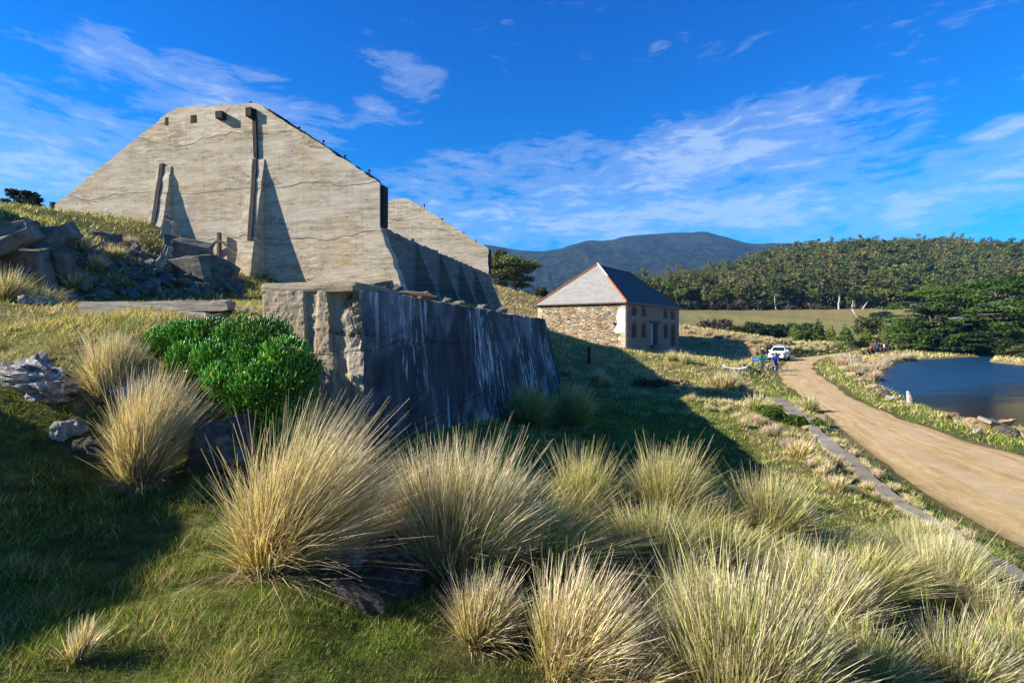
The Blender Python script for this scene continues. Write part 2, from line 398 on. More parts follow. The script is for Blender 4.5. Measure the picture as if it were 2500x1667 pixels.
# ---------------------------------------------------------------- materials
def concrete_mat(name, cols, dark, board=1.0, streak=0.6, stain=(0.42, 0.30, 0.15), white=0.0, rough_bump=0.02, lay=(0.16, 0.16, 2.4), vsc=5.0, vz=0.045, ties=False, lifts=0.0, lift=1.25):
    m, t = mat(name); o = t.obj(); xx, yy, zz = t.sep(o)
    warp = t.noise(o, 0.35, 3)
    zc = t.math('ADD', zz, t.math('MULTIPLY', warp, 0.55 if lift < 2 else 1.6))
    h1 = t.noise(t.sc(o, lay), 2.2, 8, 0.68, 0.6)         # board-formed horizontal layers
    h2 = t.noise(t.sc(o, (0.5, 0.5, 7.0)), 2.6, 6, 0.62)
    big = t.noise(o, 0.42, 5, 0.6, 0.8)
    c = t.ramp(h1, [(0.30, cols[0]), (0.46, cols[1]), (0.58, cols[2]), (0.72, cols[3])])
    c = t.mix(t.math('MULTIPLY', t.ramp(h2, [(0.40, 1.0), (0.50, 0.0)]), 0.55 * board), c, tuple(v * 0.55 for v in cols[0]))
    c = t.mix(t.math('MULTIPLY', t.ramp(big, [(0.50, 0.0), (0.62, 1.0)]), 0.7), c, stain)
    g2 = t.noise(t.sc(o, (1, 1, 0.6)), 0.8, 6, 0.65)
    c = t.mix(t.math('MULTIPLY', t.ramp(g2, [(0.30, 1.0), (0.48, 0.0)]), 0.6), c, dark)
    vs = t.noise(t.sc(o, (vsc, vsc, vsc * vz)), 1.3, 6, 0.6)                # rain streaks
    c = t.mix(t.math('MULTIPLY', t.ramp(vs, [(0.54, 0.0), (0.70, 1.0)]), streak), c, tuple(v * 0.8 for v in dark))
    if lifts:
        mt = t.noise(t.sc(o, (0.42, 1.0, 1.9)), 3.2, 7, 0.74, 0.3)
        c = t.mix(t.ramp(mt, [(0.36, 0.7), (0.46, 0.0)]), c, (0.24, 0.195, 0.14)); c = t.mix(t.ramp(mt, [(0.52, 0.0), (0.62, 0.7)]), c, (0.92, 0.83, 0.66))
        wn = t('TexWhiteNoise', noise_dimensions='1D'); t.put(wn.inputs['W'], t.math('FLOOR', t.math('DIVIDE', zc, lift)))
        c = t.mix(t.math('MULTIPLY', wn.outputs[0], lifts), c, (0.40, 0.36, 0.29)); c = t.mix(t.math('MULTIPLY', t.ramp(t.noise(t.sc(o, (0.3, 0.3, 1.6)), 1.0, 5), [(0.42, 1.0), (0.56, 0.0)]), lifts), c, (0.86, 0.77, 0.60))
    if ties:
        fx = t.math('ABSOLUTE', t.math('SUBTRACT', t.math('FRACT', t.math('ADD', t.math('DIVIDE', xx, 0.92), t.math('MULTIPLY', warp, 0.4))), 0.5)); fz = t.math('ABSOLUTE', t.math('SUBTRACT', t.math('FRACT', t.math('DIVIDE', zc, 0.62)), 0.5))
        tm = t.math('MULTIPLY', t.math('LESS_THAN', fx, 0.055), t.math('LESS_THAN', fz, 0.035)); c = t.mix(t.math('MULTIPLY', tm, t.ramp(t.noise(o, 1.3, 2), [(0.40, 0.0), (0.55, 0.8)])), c, (0.07, 0.06, 0.05))
    fr = t.math('FRACT', t.math('DIVIDE', zc, lift))
    line = t.ramp(fr, [(0.0, 1.0), (0.010, 1.0), (0.020, 0.0), (1.0, 0.0)])
    ln = t.math('MULTIPLY', line, t.ramp(t.noise(o, 1.1, 3), [(0.44, 0.0), (0.62, 0.6)]))
    c = t.mix(ln, c, tuple(v * 0.35 for v in dark))
    pit = t.noise(t.sc(o, (1, 1, 2.0)), 9.0, 6, 0.7)                    # honeycombed patches with aggregate showing
    pm = t.math('MULTIPLY', t.ramp(pit, [(0.50, 0.0), (0.60, 1.0)]), t.ramp(t.noise(t.sc(o, (0.45, 0.45, 1.5)), 0.9, 5, 0.6, 1.2), [(0.60, 0.0), (0.67, 1.0)]))
    c = t.mix(t.math('MULTIPLY', pm, 0.8), c, tuple(v * 0.45 for v in dark))
    if white:
        w1 = t.noise(t.sc(o, (2.0, 2.0, 0.42)), 2.4, 8, 0.72, 0.35); w2 = t.noise(t.sc(o, (1, 0.75, 0.45)), 0.55, 4)
        w3 = t.noise(t.sc(o, (6.0, 6.0, 0.8)), 1.9, 6, 0.7)
        wm = t.math('MULTIPLY', t.ramp(t.math('ADD', t.math('MULTIPLY', w1, 0.7), t.math('MULTIPLY', w3, 0.3)), [(0.515, 0.0), (0.565, 1.0)]), t.ramp(w2, [(0.50, 0.02), (0.58, 1.0)]))
        c = t.mix(t.math('MULTIPLY', wm, white), c, (0.78, 0.80, 0.80))
    fine = t.noise(o, 26, 5, 0.7)
    c = t.mix(t.math('MULTIPLY', fine, 0.35), c, tuple(v * 0.5 for v in dark), 'MIX')
    hgt = t.math('ADD', t.math('ADD', t.math('MULTIPLY', h2, 0.6), t.math('MULTIPLY', fine, 0.35)), t.math('ADD', t.math('MULTIPLY', line, -0.7), t.math('MULTIPLY', pm, -0.9)))
    t.out(pbsdf(t, c, 0.93, t.bump(hgt, rough_bump, 0.9), 0.15)); return m
M = {}
M['facade'] = concrete_mat('board_formed_concrete', [(0.40, 0.31, 0.20), (0.60, 0.485, 0.32), (0.76, 0.635, 0.44), (0.88, 0.78, 0.60)], (0.22, 0.18, 0.13), streak=0.5, lift=2.45, lay=(0.32, 0.32, 2.6), board=0.85, stain=(0.60, 0.41, 0.18), ties=True, lifts=0.36, rough_bump=0.035)
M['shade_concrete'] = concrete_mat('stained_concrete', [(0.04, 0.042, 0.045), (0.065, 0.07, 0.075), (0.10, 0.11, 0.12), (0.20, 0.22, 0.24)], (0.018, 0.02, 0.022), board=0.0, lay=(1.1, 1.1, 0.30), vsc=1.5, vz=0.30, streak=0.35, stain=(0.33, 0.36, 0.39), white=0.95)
M['pillar'] = concrete_mat('pale_concrete', [(0.33, 0.285, 0.215), (0.46, 0.405, 0.31), (0.53, 0.47, 0.37), (0.60, 0.54, 0.44)], (0.20, 0.18, 0.14), board=0.1, lay=(0.9, 0.9, 0.7), vsc=3.5, streak=0.5, stain=(0.40, 0.30, 0.16), rough_bump=0.03)
M['rubble'] = concrete_mat('broken_concrete', [(0.12, 0.115, 0.10), (0.19, 0.18, 0.16), (0.27, 0.26, 0.23), (0.38, 0.36, 0.32)], (0.055, 0.055, 0.045), board=0.0, lay=(1.2, 1.2, 1.2), vsc=3.0, vz=.8, streak=0.4, stain=(0.12, 0.125, 0.07), rough_bump=0.05)

def wood_mat(name, a, b, along=(0.6, 14, 14)):
    m, t = mat(name); o = t.obj()
    n = t.noise(t.sc(o, along), 2.2, 8, 0.7, 0.3); n2 = t.noise(t.sc(o, tuple(v * 2.5 for v in along)), 2.0, 4, 0.7)
    c = t.ramp(n, [(0.3, a), (0.62, b)]); c = t.mix(t.ramp(n2, [(0.36, 0.8), (0.5, 0.0)]), c, tuple(v * 0.3 for v in a))
    t.out(pbsdf(t, c, 0.85, t.bump(t.math('ADD', n, n2), 0.012, 0.9), 0.2)); return m
M['beam'] = wood_mat('weathered_beam', (0.22, 0.19, 0.155), (0.46, 0.41, 0.34))
M['old_timber'] = wood_mat('old_timber', (0.055, 0.05, 0.045), (0.16, 0.145, 0.125), (14, 14, 0.6))
M['dark_timber'] = wood_mat('dark_timber', (0.02, 0.018, 0.016), (0.06, 0.053, 0.045), (14, 14, 0.6))
M['drift'] = wood_mat('bleached_wood', (0.50, 0.47, 0.43), (0.75, 0.72, 0.67))
M['dark'] = plain('dark_opening', (0.012, 0.011, 0.010), 0.9, 0.1)
M['iron'] = plain('rusty_iron', (0.05, 0.035, 0.028), 0.8, 0.3)
M['brickred'] = plain('red_brick', (0.42, 0.13, 0.06), 0.85, 0.2, vary=0.35)

def stone_mat(name, sun=True):
    m, t = mat(name); o = t.obj()
    wn = t('TexNoise', Vector=o, Scale=1.4, Detail=3.0).outputs['Color']
    wv = t('VectorMath', operation='MULTIPLY_ADD'); t.put(wv.inputs[0], wn); wv.inputs[1].default_value = (0.35, 0.35, 0.12); t.put(wv.inputs[2], o)
    sc = t.sc(wv.outputs[0], (2.0, 2.0, 6.2))
    v = t('TexVoronoi', Vector=sc, Scale=1.0, Randomness=1.0)
    e = t('TexVoronoi', Vector=sc, Scale=1.0, feature='DISTANCE_TO_EDGE', Randomness=1.0)
    rnd = t.sep(v.outputs['Color'])[0]; rnd2 = t.sep(v.outputs['Color'])[1]
    c = t.ramp(rnd, [(0.0, (0.16, 0.13, 0.10)), (0.16, (0.44, 0.32, 0.18)), (0.36, (0.66, 0.52, 0.33)), (0.50, (0.30, 0.26, 0.21)), (0.64, (0.76, 0.64, 0.46)), (0.80, (0.60, 0.33, 0.09)), (0.90, (0.54, 0.46, 0.34)), (1.0, (0.82, 0.72, 0.56))])
    c = t.mix(t.math('MULTIPLY', t.ramp(t.noise(o, 0.9, 4), [(0.52, 0.0), (0.66, 1.0)]), 0.35), c, (0.62, 0.36, 0.10))
    mo = t.ramp(e.outputs['Distance'], [(0.0, 1.0), (0.03, 1.0), (0.10, 0.0)])
    c = t.mix(t.math('MULTIPLY', mo, 0.75), c, t.mix(t.ramp(t.noise(o, 1.6, 4), [(0.42, 0.0), (0.6, 1.0)]), (0.14, 0.115, 0.085), (0.58, 0.52, 0.42)))
    c = t.mix(t.math('MULTIPLY', t.noise(o, 18, 5), 0.5), c, (0.10, 0.085, 0.065))
    hgt = t.math('ADD', t.math('MULTIPLY', t.ramp(e.outputs['Distance'], [(0.0, 0.0), (0.2, 1.0)]), t.math('ADD', 0.4, rnd2)), t.math('MULTIPLY', t.noise(o, 16, 4), 0.3))
    t.out(pbsdf(t, c, 0.93, t.bump(hgt, 0.10, 1.0), 0.15)); return m
M['stone'] = stone_mat('rubble_stone')
def brick_mat(name, c1, c2, mortar, bw=0.23, bh=0.085, ms=0.010, swap='xz', rough=0.9, vary=0.5, bd=0.012):
    m, t = mat(name); o = t.obj(); x, y, z = t.sep(o)
    uv = t('CombineXYZ', t.math('ADD', x, y), z, 0.0)
    b = t('TexBrick', Vector=uv, Color1=c1, Color2=c2, Mortar=mortar, Scale=1.0, Mortar_Size=ms, Brick_Width=bw, Row_Height=bh, Mortar_Smooth=0.3)
    b.offset = 0.5
    c = t.mix(t.math('MULTIPLY', t.ramp(t.noise(o, 2.2, 5), [(0.40, 0.0), (0.66, 1.0)]), vary), b.outputs['Color'], (0.42, 0.27, 0.155))
    c = t.mix(t.math('MULTIPLY', t.noise(o, 14, 4), 0.4), c, (0.10, 0.07, 0.06))
    t.out(pbsdf(t, c, rough, t.bump(t.math('SUBTRACT', t.noise(o, 20, 3), b.outputs['Fac']), bd, 0.8), 0.2)); return m
M['brickwall'] = brick_mat('weathered_brick', (0.33, 0.20, 0.14), (0.24, 0.16, 0.12), (0.46, 0.42, 0.36), 0.42, 0.16, 0.02, vary=0.85)
M['surround'] = brick_mat('red_brick_surround', (0.34, 0.10, 0.06), (0.26, 0.07, 0.045), (0.30, 0.20, 0.15), vary=0.15)
M['quoin'] = plain('pale_sandstone', (0.60, 0.52, 0.38), 0.9, 0.2, vary=0.3, scale=2)
M['plaster'] = plain('white_render', (0.78, 0.74, 0.66), 0.9, 0.2, vary=0.12, scale=3)
def slate_mat(name, c1, c2, mortar):
    m, t = mat(name); o = t.obj(); x, y, z = t.sep(o)
    uv = t('CombineXYZ', t.math('ADD', x, y), t.math('MULTIPLY', z, 1.4), 0.0)
    b = t('TexBrick', Vector=uv, Color1=c1, Color2=c2, Mortar=mortar, Scale=1.0, Mortar_Size=0.016, Brick_Width=0.36, Row_Height=0.27, Mortar_Smooth=0.2)
    c = t.mix(t.math('MULTIPLY', t.ramp(t.noise(t.sc(o, (0.5, 0.5, 3)), 1.5, 5, 0.65), [(0.42, 0.0), (0.62, 1.0)]), 0.6), b.outputs['Color'], tuple(v * 0.62 for v in c1))
    t.out(pbsdf(t, c, 0.75, t.bump(t.math('SUBTRACT', t.noise(t.sc(o, (1, 1, 4)), 7, 3), b.outputs['Fac']), 0.02, 0.9), 0.3)); return m
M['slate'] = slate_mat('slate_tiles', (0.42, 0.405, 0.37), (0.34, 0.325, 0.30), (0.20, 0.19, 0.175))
M['slate_dark'] = slate_mat('slate_tiles_dark', (0.10, 0.105, 0.11), (0.075, 0.08, 0.085), (0.04, 0.04, 0.045))  # darker tile tone for the long right-hand roof plane
M['terracotta'] = plain('terracotta', (0.50, 0.17, 0.06), 0.85, 0.2, vary=0.4, scale=6)
M['lead'] = plain('grey_flashing', (0.50, 0.50, 0.49), 0.6, 0.4)
M['gutter'] = plain('brown_gutter', (0.16, 0.11, 0.085), 0.5, 0.4)
M['shutter'] = plain('dark_red_joinery', (0.10, 0.030, 0.024), 0.6, 0.4)
M['doorgrey'] = plain('grey_painted_board', (0.30, 0.37, 0.42), 0.6, 0.4)
M['whitepaint'] = plain('white_car_paint', (0.82, 0.83, 0.84), 0.25, 0.6, vary=0.03)
M['glass'] = plain('dark_glass', (0.02, 0.03, 0.03), 0.06, 0.7)
M['tyre'] = plain('tyre_rubber', (0.022, 0.022, 0.022), 0.85, 0.2)
M['alloy'] = plain('alloy_metal', (0.55, 0.55, 0.56), 0.35, 0.6, metal=0.6)
M['black'] = plain('black_plastic', (0.02, 0.02, 0.022), 0.6, 0.4)
M['lampglass'] = plain('headlight_glass', (0.65, 0.68, 0.70), 0.1, 0.8)
M['bluesign'] = plain('blue_sign_paint', (0.02, 0.16, 0.55), 0.5, 0.4)
M['whitetext'] = plain('white_lettering', (0.8, 0.82, 0.84), 0.6, 0.3)
def rock_mat(name, a, b, lich):
    m, t = mat(name); o = t.obj()
    n = t.noise(o, 3.0, 8, 0.68, 0.4); n2 = t.noise(o, 9.0, 6, 0.7)
    c = t.ramp(n, [(0.35, a), (0.62, b)]); c = t.mix(t.ramp(n2, [(0.50, 0.0), (0.62, 1.0)]), c, lich)
    t.out(pbsdf(t, c, 0.93, t.bump(t.math('ADD', n, t.math('MULTIPLY', n2, 0.6)), 0.05, 1.0), 0.15)); return m
M['rock_white'] = rock_mat('lichened_rock', (0.15, 0.14, 0.13), (0.44, 0.42, 0.39), (0.76, 0.74, 0.69))
M['rock_dark'] = rock_mat('dark_rock', (0.05, 0.045, 0.04), (0.12, 0.10, 0.085), (0.20, 0.17, 0.13))
M['rock_tan'] = rock_mat('tan_boulder', (0.26, 0.175, 0.095), (0.42, 0.30, 0.17), (0.48, 0.38, 0.25))
M['pave'] = concrete_mat('weathered_path_concrete', [(0.22, 0.19, 0.145), (0.33, 0.285, 0.22), (0.42, 0.37, 0.29), (0.50, 0.45, 0.36)], (0.13, 0.11, 0.085), board=0.1, streak=0.0, stain=(0.33, 0.30, 0.24))

def leaf_mat(name, trans=0.35, rough=0.55, spec=0.25):
    m, t = mat(name); c = t.attr('col')
    nz = t.noise(t.geo(), 3.0, 3); c = t.mix(1.0, c, t.ramp(nz, [(0.3, 0.75), (0.7, 1.2)]), 'MULTIPLY')
    b = pbsdf(t, c, rough, None, spec)
    tr = t('BsdfTranslucent', Color=t.mix(1.0, c, (1.25, 1.2, 0.7), 'MULTIPLY'))
    ms = t('MixShader', trans, b, tr); t.out(ms); return m
M['leaf'] = leaf_mat('foliage'); M['blade'] = leaf_mat('grass_blades', 0.26, 0.5, 0.2); M['fleshy'] = leaf_mat('fleshy_leaves', 0.10, 0.26, 0.55)
def bark(name, a, b):
    m, t = mat(name); o = t.obj(); n = t.noise(t.sc(o, (3, 3, 0.8)), 2.5, 6, 0.65)
    t.out(pbsdf(t, t.ramp(n, [(0.35, a), (0.65, b)]), 0.9, t.bump(n, 0.03, 0.8), 0.2)); return m
M['bark'] = bark('brown_bark', (0.07, 0.055, 0.042), (0.17, 0.14, 0.11))
M['palebark'] = bark('pale_bark', (0.30, 0.25, 0.20), (0.58, 0.53, 0.46))

def ground_mat():
    m, t = mat('ground_turf'); p = t.geo()
    dry = t.attr('dry', 'Fac'); dirt = t.attr('dirt', 'Fac'); forest = t.attr('forest', 'Fac')
    n1 = t.noise(p, 0.9, 6, 0.65); n2 = t.noise(p, 6.0, 6, 0.7); n3 = t.noise(t.sc(p, (0.05, 0.05, 0.05)), 1.0, 6, 0.6); n4 = t.noise(p, 30.0, 4, 0.7)
    green = t.ramp(n2, [(0.32, (0.018, 0.030, 0.005)), (0.52, (0.085, 0.115, 0.020)), (0.70, (0.24, 0.25, 0.055))])
    straw = t.ramp(n2, [(0.30, (0.18, 0.125, 0.055)), (0.50, (0.42, 0.305, 0.14)), (0.72, (0.62, 0.47, 0.26))])
    f = t.math('ADD', dry, t.math('MULTIPLY', t.math('SUBTRACT', t.math('ADD', t.math('MULTIPLY', n1, 0.7), t.math('MULTIPLY', n3, 0.5)), 0.6), 1.6), clamp=True)
    c = t.mix(f, green, straw)
    c = t.mix(t.math('MULTIPLY', t.attr('lush', 'Fac'), 0.75), c, t.ramp(n1, [(0.3, (0.24, 0.24, 0.07)), (0.7, (0.42, 0.37, 0.14))]))
    df = t.math('ADD', dirt, t.math('MULTIPLY', t.math('SUBTRACT', n1, 0.55), 1.2), clamp=True)
    c = t.mix(t.math('MULTIPLY', df, t.ramp(dirt, [(0.0, 0.0), (0.15, 1.0)])), c, t.ramp(n2, [(0.3, (0.11, 0.075, 0.045)), (0.7, (0.30, 0.21, 0.13))]))
    c = t.mix(forest, c, t.ramp(n2, [(0.3, (0.025, 0.028, 0.012)), (0.7, (0.07, 0.065, 0.03))]))  # forest floor tone, also used for shade painted between the tussocks
    c = t.mix(t.math('MULTIPLY', n4, 0.5), c, t.mix(0.6, c, (0.02, 0.02, 0.008)))
    t.out(pbsdf(t, c, 0.95, t.bump(t.math('ADD', n2, t.math('MULTIPLY', n4, 0.5)), 0.05, 1.0), 0.1)); return m
M['ground'] = ground_mat()
def road_mat():
    m, t = mat('gravel_road'); p = t.geo(); ac = t.attr('across', 'Fac'); al = t.attr('along', 'Fac')
    v = t('CombineXYZ', t.math('MULTIPLY', ac, 9.0), t.math('MULTIPLY', al, 0.22), 0.0)
    tr = t.noise(v, 1.3, 6, 0.6); n = t.noise(p, 2.0, 7, 0.68); fine = t.noise(p, 22.0, 5, 0.75)
    c = t.ramp(t.math('ADD', t.math('MULTIPLY', tr, 0.6), t.math('MULTIPLY', n, 0.4)), [(0.34, (0.40, 0.265, 0.12)), (0.50, (0.58, 0.405, 0.19)), (0.64, (0.72, 0.54, 0.29))])
    w = t.math('ABSOLUTE', t.math('SUBTRACT', t.math('ABSOLUTE', t.math('SUBTRACT', ac, 0.5)), 0.19))
    c = t.mix(t.math('MULTIPLY', t.ramp(w, [(0.0, 1.0), (0.11, 0.0)]), 0.6), c, (0.56, 0.44, 0.28))
    c = t.mix(t.ramp(fine, [(0.60, 0.0), (0.72, 0.7)]), c, (0.58, 0.49, 0.36))
    edge = t.math('ABSOLUTE', t.math('SUBTRACT', ac, 0.5)); en = t.math('ADD', edge, t.math('MULTIPLY', t.math('SUBTRACT', n, 0.5), 0.25))
    c = t.mix(t.ramp(en, [(0.44, 0.0), (0.52, 0.75)]), c, t.ramp(fine, [(0.3, (0.06, 0.07, 0.02)), (0.7, (0.24, 0.19, 0.09))]))
    t.out(pbsdf(t, c, 0.95, t.bump(t.math('ADD', t.math('MULTIPLY', n, 1.5), t.math('ADD', fine, tr)), 0.03, 0.9), 0.1)); return m
M['road'] = road_mat()
def water_mat():
    m, t = mat('pond_water'); p = t.geo()
    w1 = t.noise(t.sc(p, (1.0, 2.4, 1)), 1.6, 5, 0.6); w2 = t.noise(t.sc(p, (1, 1.8, 1)), 6.0, 4, 0.6)
    px_, py_, pz_ = t.sep(p)
    ms_ = t.math('ADD', t.math('SUBTRACT', py_, t.math('ADD', 17.2, t.math('MULTIPLY', px_, 0.54))), t.math('MULTIPLY', t.math('SUBTRACT', t.noise(t.sc(p, (0.12, 0.5, 1)), 1.0, 4), 0.5), 9.0))
    ruf = t.ramp(t.math('ADD', t.math('MULTIPLY', ms_, 0.16), 0.5), [(0.0, 0.0), (1.0, 1.0)])
    b = pbsdf(t, t.mix(ruf, (0.022, 0.016, 0.008), (0.006, 0.055, 0.13)), t.math('ADD', t.math('MULTIPLY', ruf, 0.26), 0.05), t.bump(t.math('ADD', w1, t.math('MULTIPLY', w2, 0.35)), 0.45, 1.0), 0.5)  # base blue and brown paint in the reflected sky and hill
    t.out(b); return m
M['water'] = water_mat()
def mountain_mat():
    m, t = mat('far_forested_slope'); p = t.geo()
    n = t.noise(p, 0.05, 6, 0.75); n2 = t.noise(p, 0.006, 5, 0.6); n3 = t.noise(p, 0.14, 4, 0.7)
    c = t.ramp(n, [(0.36, (0.005, 0.010, 0.006)), (0.50, (0.026, 0.040, 0.018)), (0.62, (0.085, 0.105, 0.05))])
    c = t.mix(t.ramp(n2, [(0.45, 0.0), (0.62, 0.55)]), c, (0.09, 0.085, 0.06))
    c = t.mix(t.ramp(n3, [(0.60, 0.0), (0.72, 0.5)]), c, (0.17, 0.15, 0.11))
    t.out(pbsdf(t, c, 0.95, t.bump(t.math('ADD', n, n3), 14.0, 1.0), 0.05)); return m
M['mountain'] = mountain_mat()

# ---------------------------------------------------------------- setting: ground, mountain, water, road
a_f = np.linspace(-R(53), R(56), 700); a_b = np.linspace(R(56), 2 * math.pi - R(53), 150)[1:-1]
ang = np.r_[a_f, a_b]; rad = np.r_[0.0, 0.35 * (6000 / 0.35) ** (np.linspace(0, 1, 330))]
AA, RRd = np.meshgrid(ang, rad[1:]); GX = RRd * np.sin(AA); GY = RRd * np.cos(AA); GZ = terr(GX, GY)
nA, nR = len(ang), len(rad) - 1
V = np.c_[GX.ravel(), GY.ravel(), GZ.ravel()]
i = np.arange(nR - 1)[:, None] * nA; j = np.arange(nA)[None]; j2 = (j + 1) % nA
F = np.stack([i + j, i + j2, i + nA + j2, i + nA + j], -1).reshape(-1, 4)[:, ::-1]
# centre cap
cz = zat(0, 0); V = np.r_[V, [[0, 0, cz]]]; cF = [(len(V) - 1, jj, (jj + 1) % nA, (jj + 1) % nA) for jj in range(0)]
def dryness(X, Y):
    r = np.hypot(X, Y); u = X / np.maximum(Y, 1)
    dd = np.full(X.shape, 0.30)
    dd = np.where((r > 26) & (u > 0.05) & (u < 0.7), 0.55, dd)
    dd = np.where((r > 45) & (u < 0.1), 0.85, dd)
    dd = np.where((r > 62) & (u > 0.25), 0.88, dd)
    dd = np.where((r > 105) & (u > 0.3), 0.28, dd)
    dd = np.where((X < -5) & (Y > 7.3) & (r < 60), 0.35, dd)
    lw = sst(8.5, 6.6, np.hypot(X + 5.5, (Y - 6.6) * 1.2)) ; dd = np.where((Y > 4.8) & (X < -2.4) & (r < 12), 0.52, dd)
    hol = np.exp(-(((X - 4.5) / 3.5) ** 2 + ((Y - 15) / 8) ** 2)); dd = dd - 0.35 * hol
    sr = sdist(ROAD_LOW, X, Y); dd = np.where((sr > 0) & (sr < 1.6), dd * 0.55, dd)
    dd = np.where((Y < 4.9) & (Y > 0) & (X > -6) & (X < 3), 0.17, dd)
    sk = sdist(KERB_LOW, X, Y); dd = np.where((sk < 2.4) & (u < 0.75), dd + 0.25 * (X < 14), dd)
    dd = np.where((X > 26) & (Y > 24) & (Y < 80) & (sdist(POND, X, Y) < 9), 0.75, dd)
    dd = np.where((sr < 2.2) & (Y > 20), 0.25, dd)
    return dd
ug = V[:, 0] / np.maximum(V[:, 1], 1); rg = np.hypot(V[:, 0], V[:, 1])
dirt = np.where((rg > 30) & (rg < 70), 0.03, 0.0) + 0.45 * np.exp(-((sdist(ROAD_LOW, V[:, 0], V[:, 1]) / 0.5) ** 2)) + np.where((rg > 180) & (rg < 200) & (ug > 0.3), 0.5, 0)
forest = sst(186, 205, V[:, 1]) * ((ug > 0.2) & (ug < 1.6)) + 0.85 * sst(-0.7, 0.1, V[:, 0]) * sst(6.2, 5.0, V[:, 0]) * sst(2.2, 3.0, V[:, 1]) * sst(7.4, 6.2, V[:, 1])  # forest floor, plus dark soil tone painting the shade between tussocks
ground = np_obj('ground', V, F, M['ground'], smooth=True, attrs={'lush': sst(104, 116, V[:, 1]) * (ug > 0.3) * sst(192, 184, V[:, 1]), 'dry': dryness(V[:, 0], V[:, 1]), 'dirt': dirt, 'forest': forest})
tag(ground, kind='structure')

# mountain: ridge line read as elevation angles, built 1.6 to 2.4 km away
mp = [(-3500, 900), (-600, 800), (300, 740), (800, 640), (1000, 603), (1100, 598), (1200, 601), (1260, 612), (1319, 620), (1363, 615), (1384, 604), (1421, 594), (1435, 587), (1458, 590), (1492, 588), (1523, 579), (1574, 574), (1642, 569), (1700, 568.7), (1714, 565), (1731, 569), (1778, 582), (1829, 596), (1850, 597.5), (1880, 594), (1950, 596), (2000, 597), (2200, 606), (2500, 625), (3200, 700), (5200, 900)]
us = np.linspace((-3500 - CX) / FPX, (5200 - CX) / FPX, 900)
pyr = np.interp(us * FPX + CX, [a for a, b in mp], [b for a, b in mp]); pyr = np.convolve(np.r_[[pyr[0]], pyr, [pyr[-1]]], np.ones(3) / 3, 'valid')
Yr = 2300.0; zr = np.maximum((HY - pyr) / FPX * Yr, -20); zs_ = np.convolve(np.r_[[zr[0]] * 40, zr, [zr[-1]] * 40], np.ones(81) / 81, 'valid')
tt = np.linspace(0, 1.25, 130)
UU, TT = np.meshgrid(us, tt); Ym = 1050 + (Yr - 1050) * TT; Xm = UU * Ym
prof = np.where(TT <= 1, sst(-0.1, 1.12, TT) / sst(-0.1, 1.12, 1.0), 1 - (TT - 1) * 1.6)
rel = ((fbm(Xm / 260, Ym / 420, 21, 5) * 70 + fbm(Xm / 110, Ym / 420, 23, 4) * 70)) * np.clip(1.0 - TT, 0, 1) * np.clip(TT * 3, 0, 1)
fade = sst(0.55, 1.0, TT); Zm = (zr[None] * fade + zs_[None] * (1 - fade)) * prof + rel + np.abs(fbm(Xm / 9, Ym / 14, 5, 2)) * 5.0 * (TT <= 1.02)
V = np.c_[Xm.ravel(), Ym.ravel(), Zm.ravel()]; n = len(us)
i = np.arange(len(tt) - 1)[:, None] * n; j = np.arange(n - 1)[None]
F = np.stack([i + j, i + j + 1, i + n + j + 1, i + n + j], -1).reshape(-1, 4)
tag(np_obj('mountain', V, F, M['mountain'], smooth=False), kind='structure')

bm = bmesh.new(); vs_ = [bm.verts.new((a, b, WATER_Z)) for a, b in [(18, 2), (140, 2), (140, 95), (18, 95)]]; bm.faces.new(vs_)
me = bpy.data.meshes.new('pond_water'); bm.to_mesh(me); bm.free(); me.materials.append(M['water'])
tag(link(bpy.data.objects.new('pond_water', me)), kind='structure')
nr, nc = len(RL), 15
q = np.linspace(0, 1, nc)[None, :, None]; P = RL[:, None] * (1 - q) + RR[:, None] * q
al = np.r_[0, np.cumsum(np.hypot(*np.diff((RL + RR) / 2, axis=0).T))]
V = np.c_[P.reshape(-1, 2), np.full(nr * nc, ROAD_Z + 0.0)]; V[:, 2] += 0.02 * np.tile(1 - (2 * np.linspace(0, 1, nc) - 1) ** 2, nr)
i = np.arange(nr - 1)[:, None] * nc; j = np.arange(nc - 1)[None]
F = np.stack([i + j, i + j + 1, i + nc + j + 1, i + nc + j], -1).reshape(-1, 4)
tag(np_obj('road', V, F, M['road'], smooth=True, attrs={'across': np.tile(np.linspace(0, 1, nc), nr), 'along': np.repeat(al, nc)}), kind='structure')
b = MB()                                                      # concrete strip beside the road
n = len(KL); V = []; 
for k in range(n):
    (x0, y0), (x1, y1) = KL[k], KR[k]; jx = random.uniform(-.07, .07)
    V += [(x0 + jx, y0, KERB_Z - 0.35), (x0 + jx, y0, KERB_Z + 0.03 * random.random()), (x1 + jx, y1, KERB_Z + 0.03 * random.random()), (x1 + jx, y1, KERB_Z - 0.35)]
F = []
for k in range(n - 1):
    for e in range(3): F.append((k * 4 + e, k * 4 + e + 1, k * 4 + 5 + e, k * 4 + 4 + e))
F += [(0, 1, 2, 3), (4 * n - 4, 4 * n - 3, 4 * n - 2, 4 * n - 1)]
b.add(V, F); tag(b.build('concrete_path', M['pave']), kind='structure')

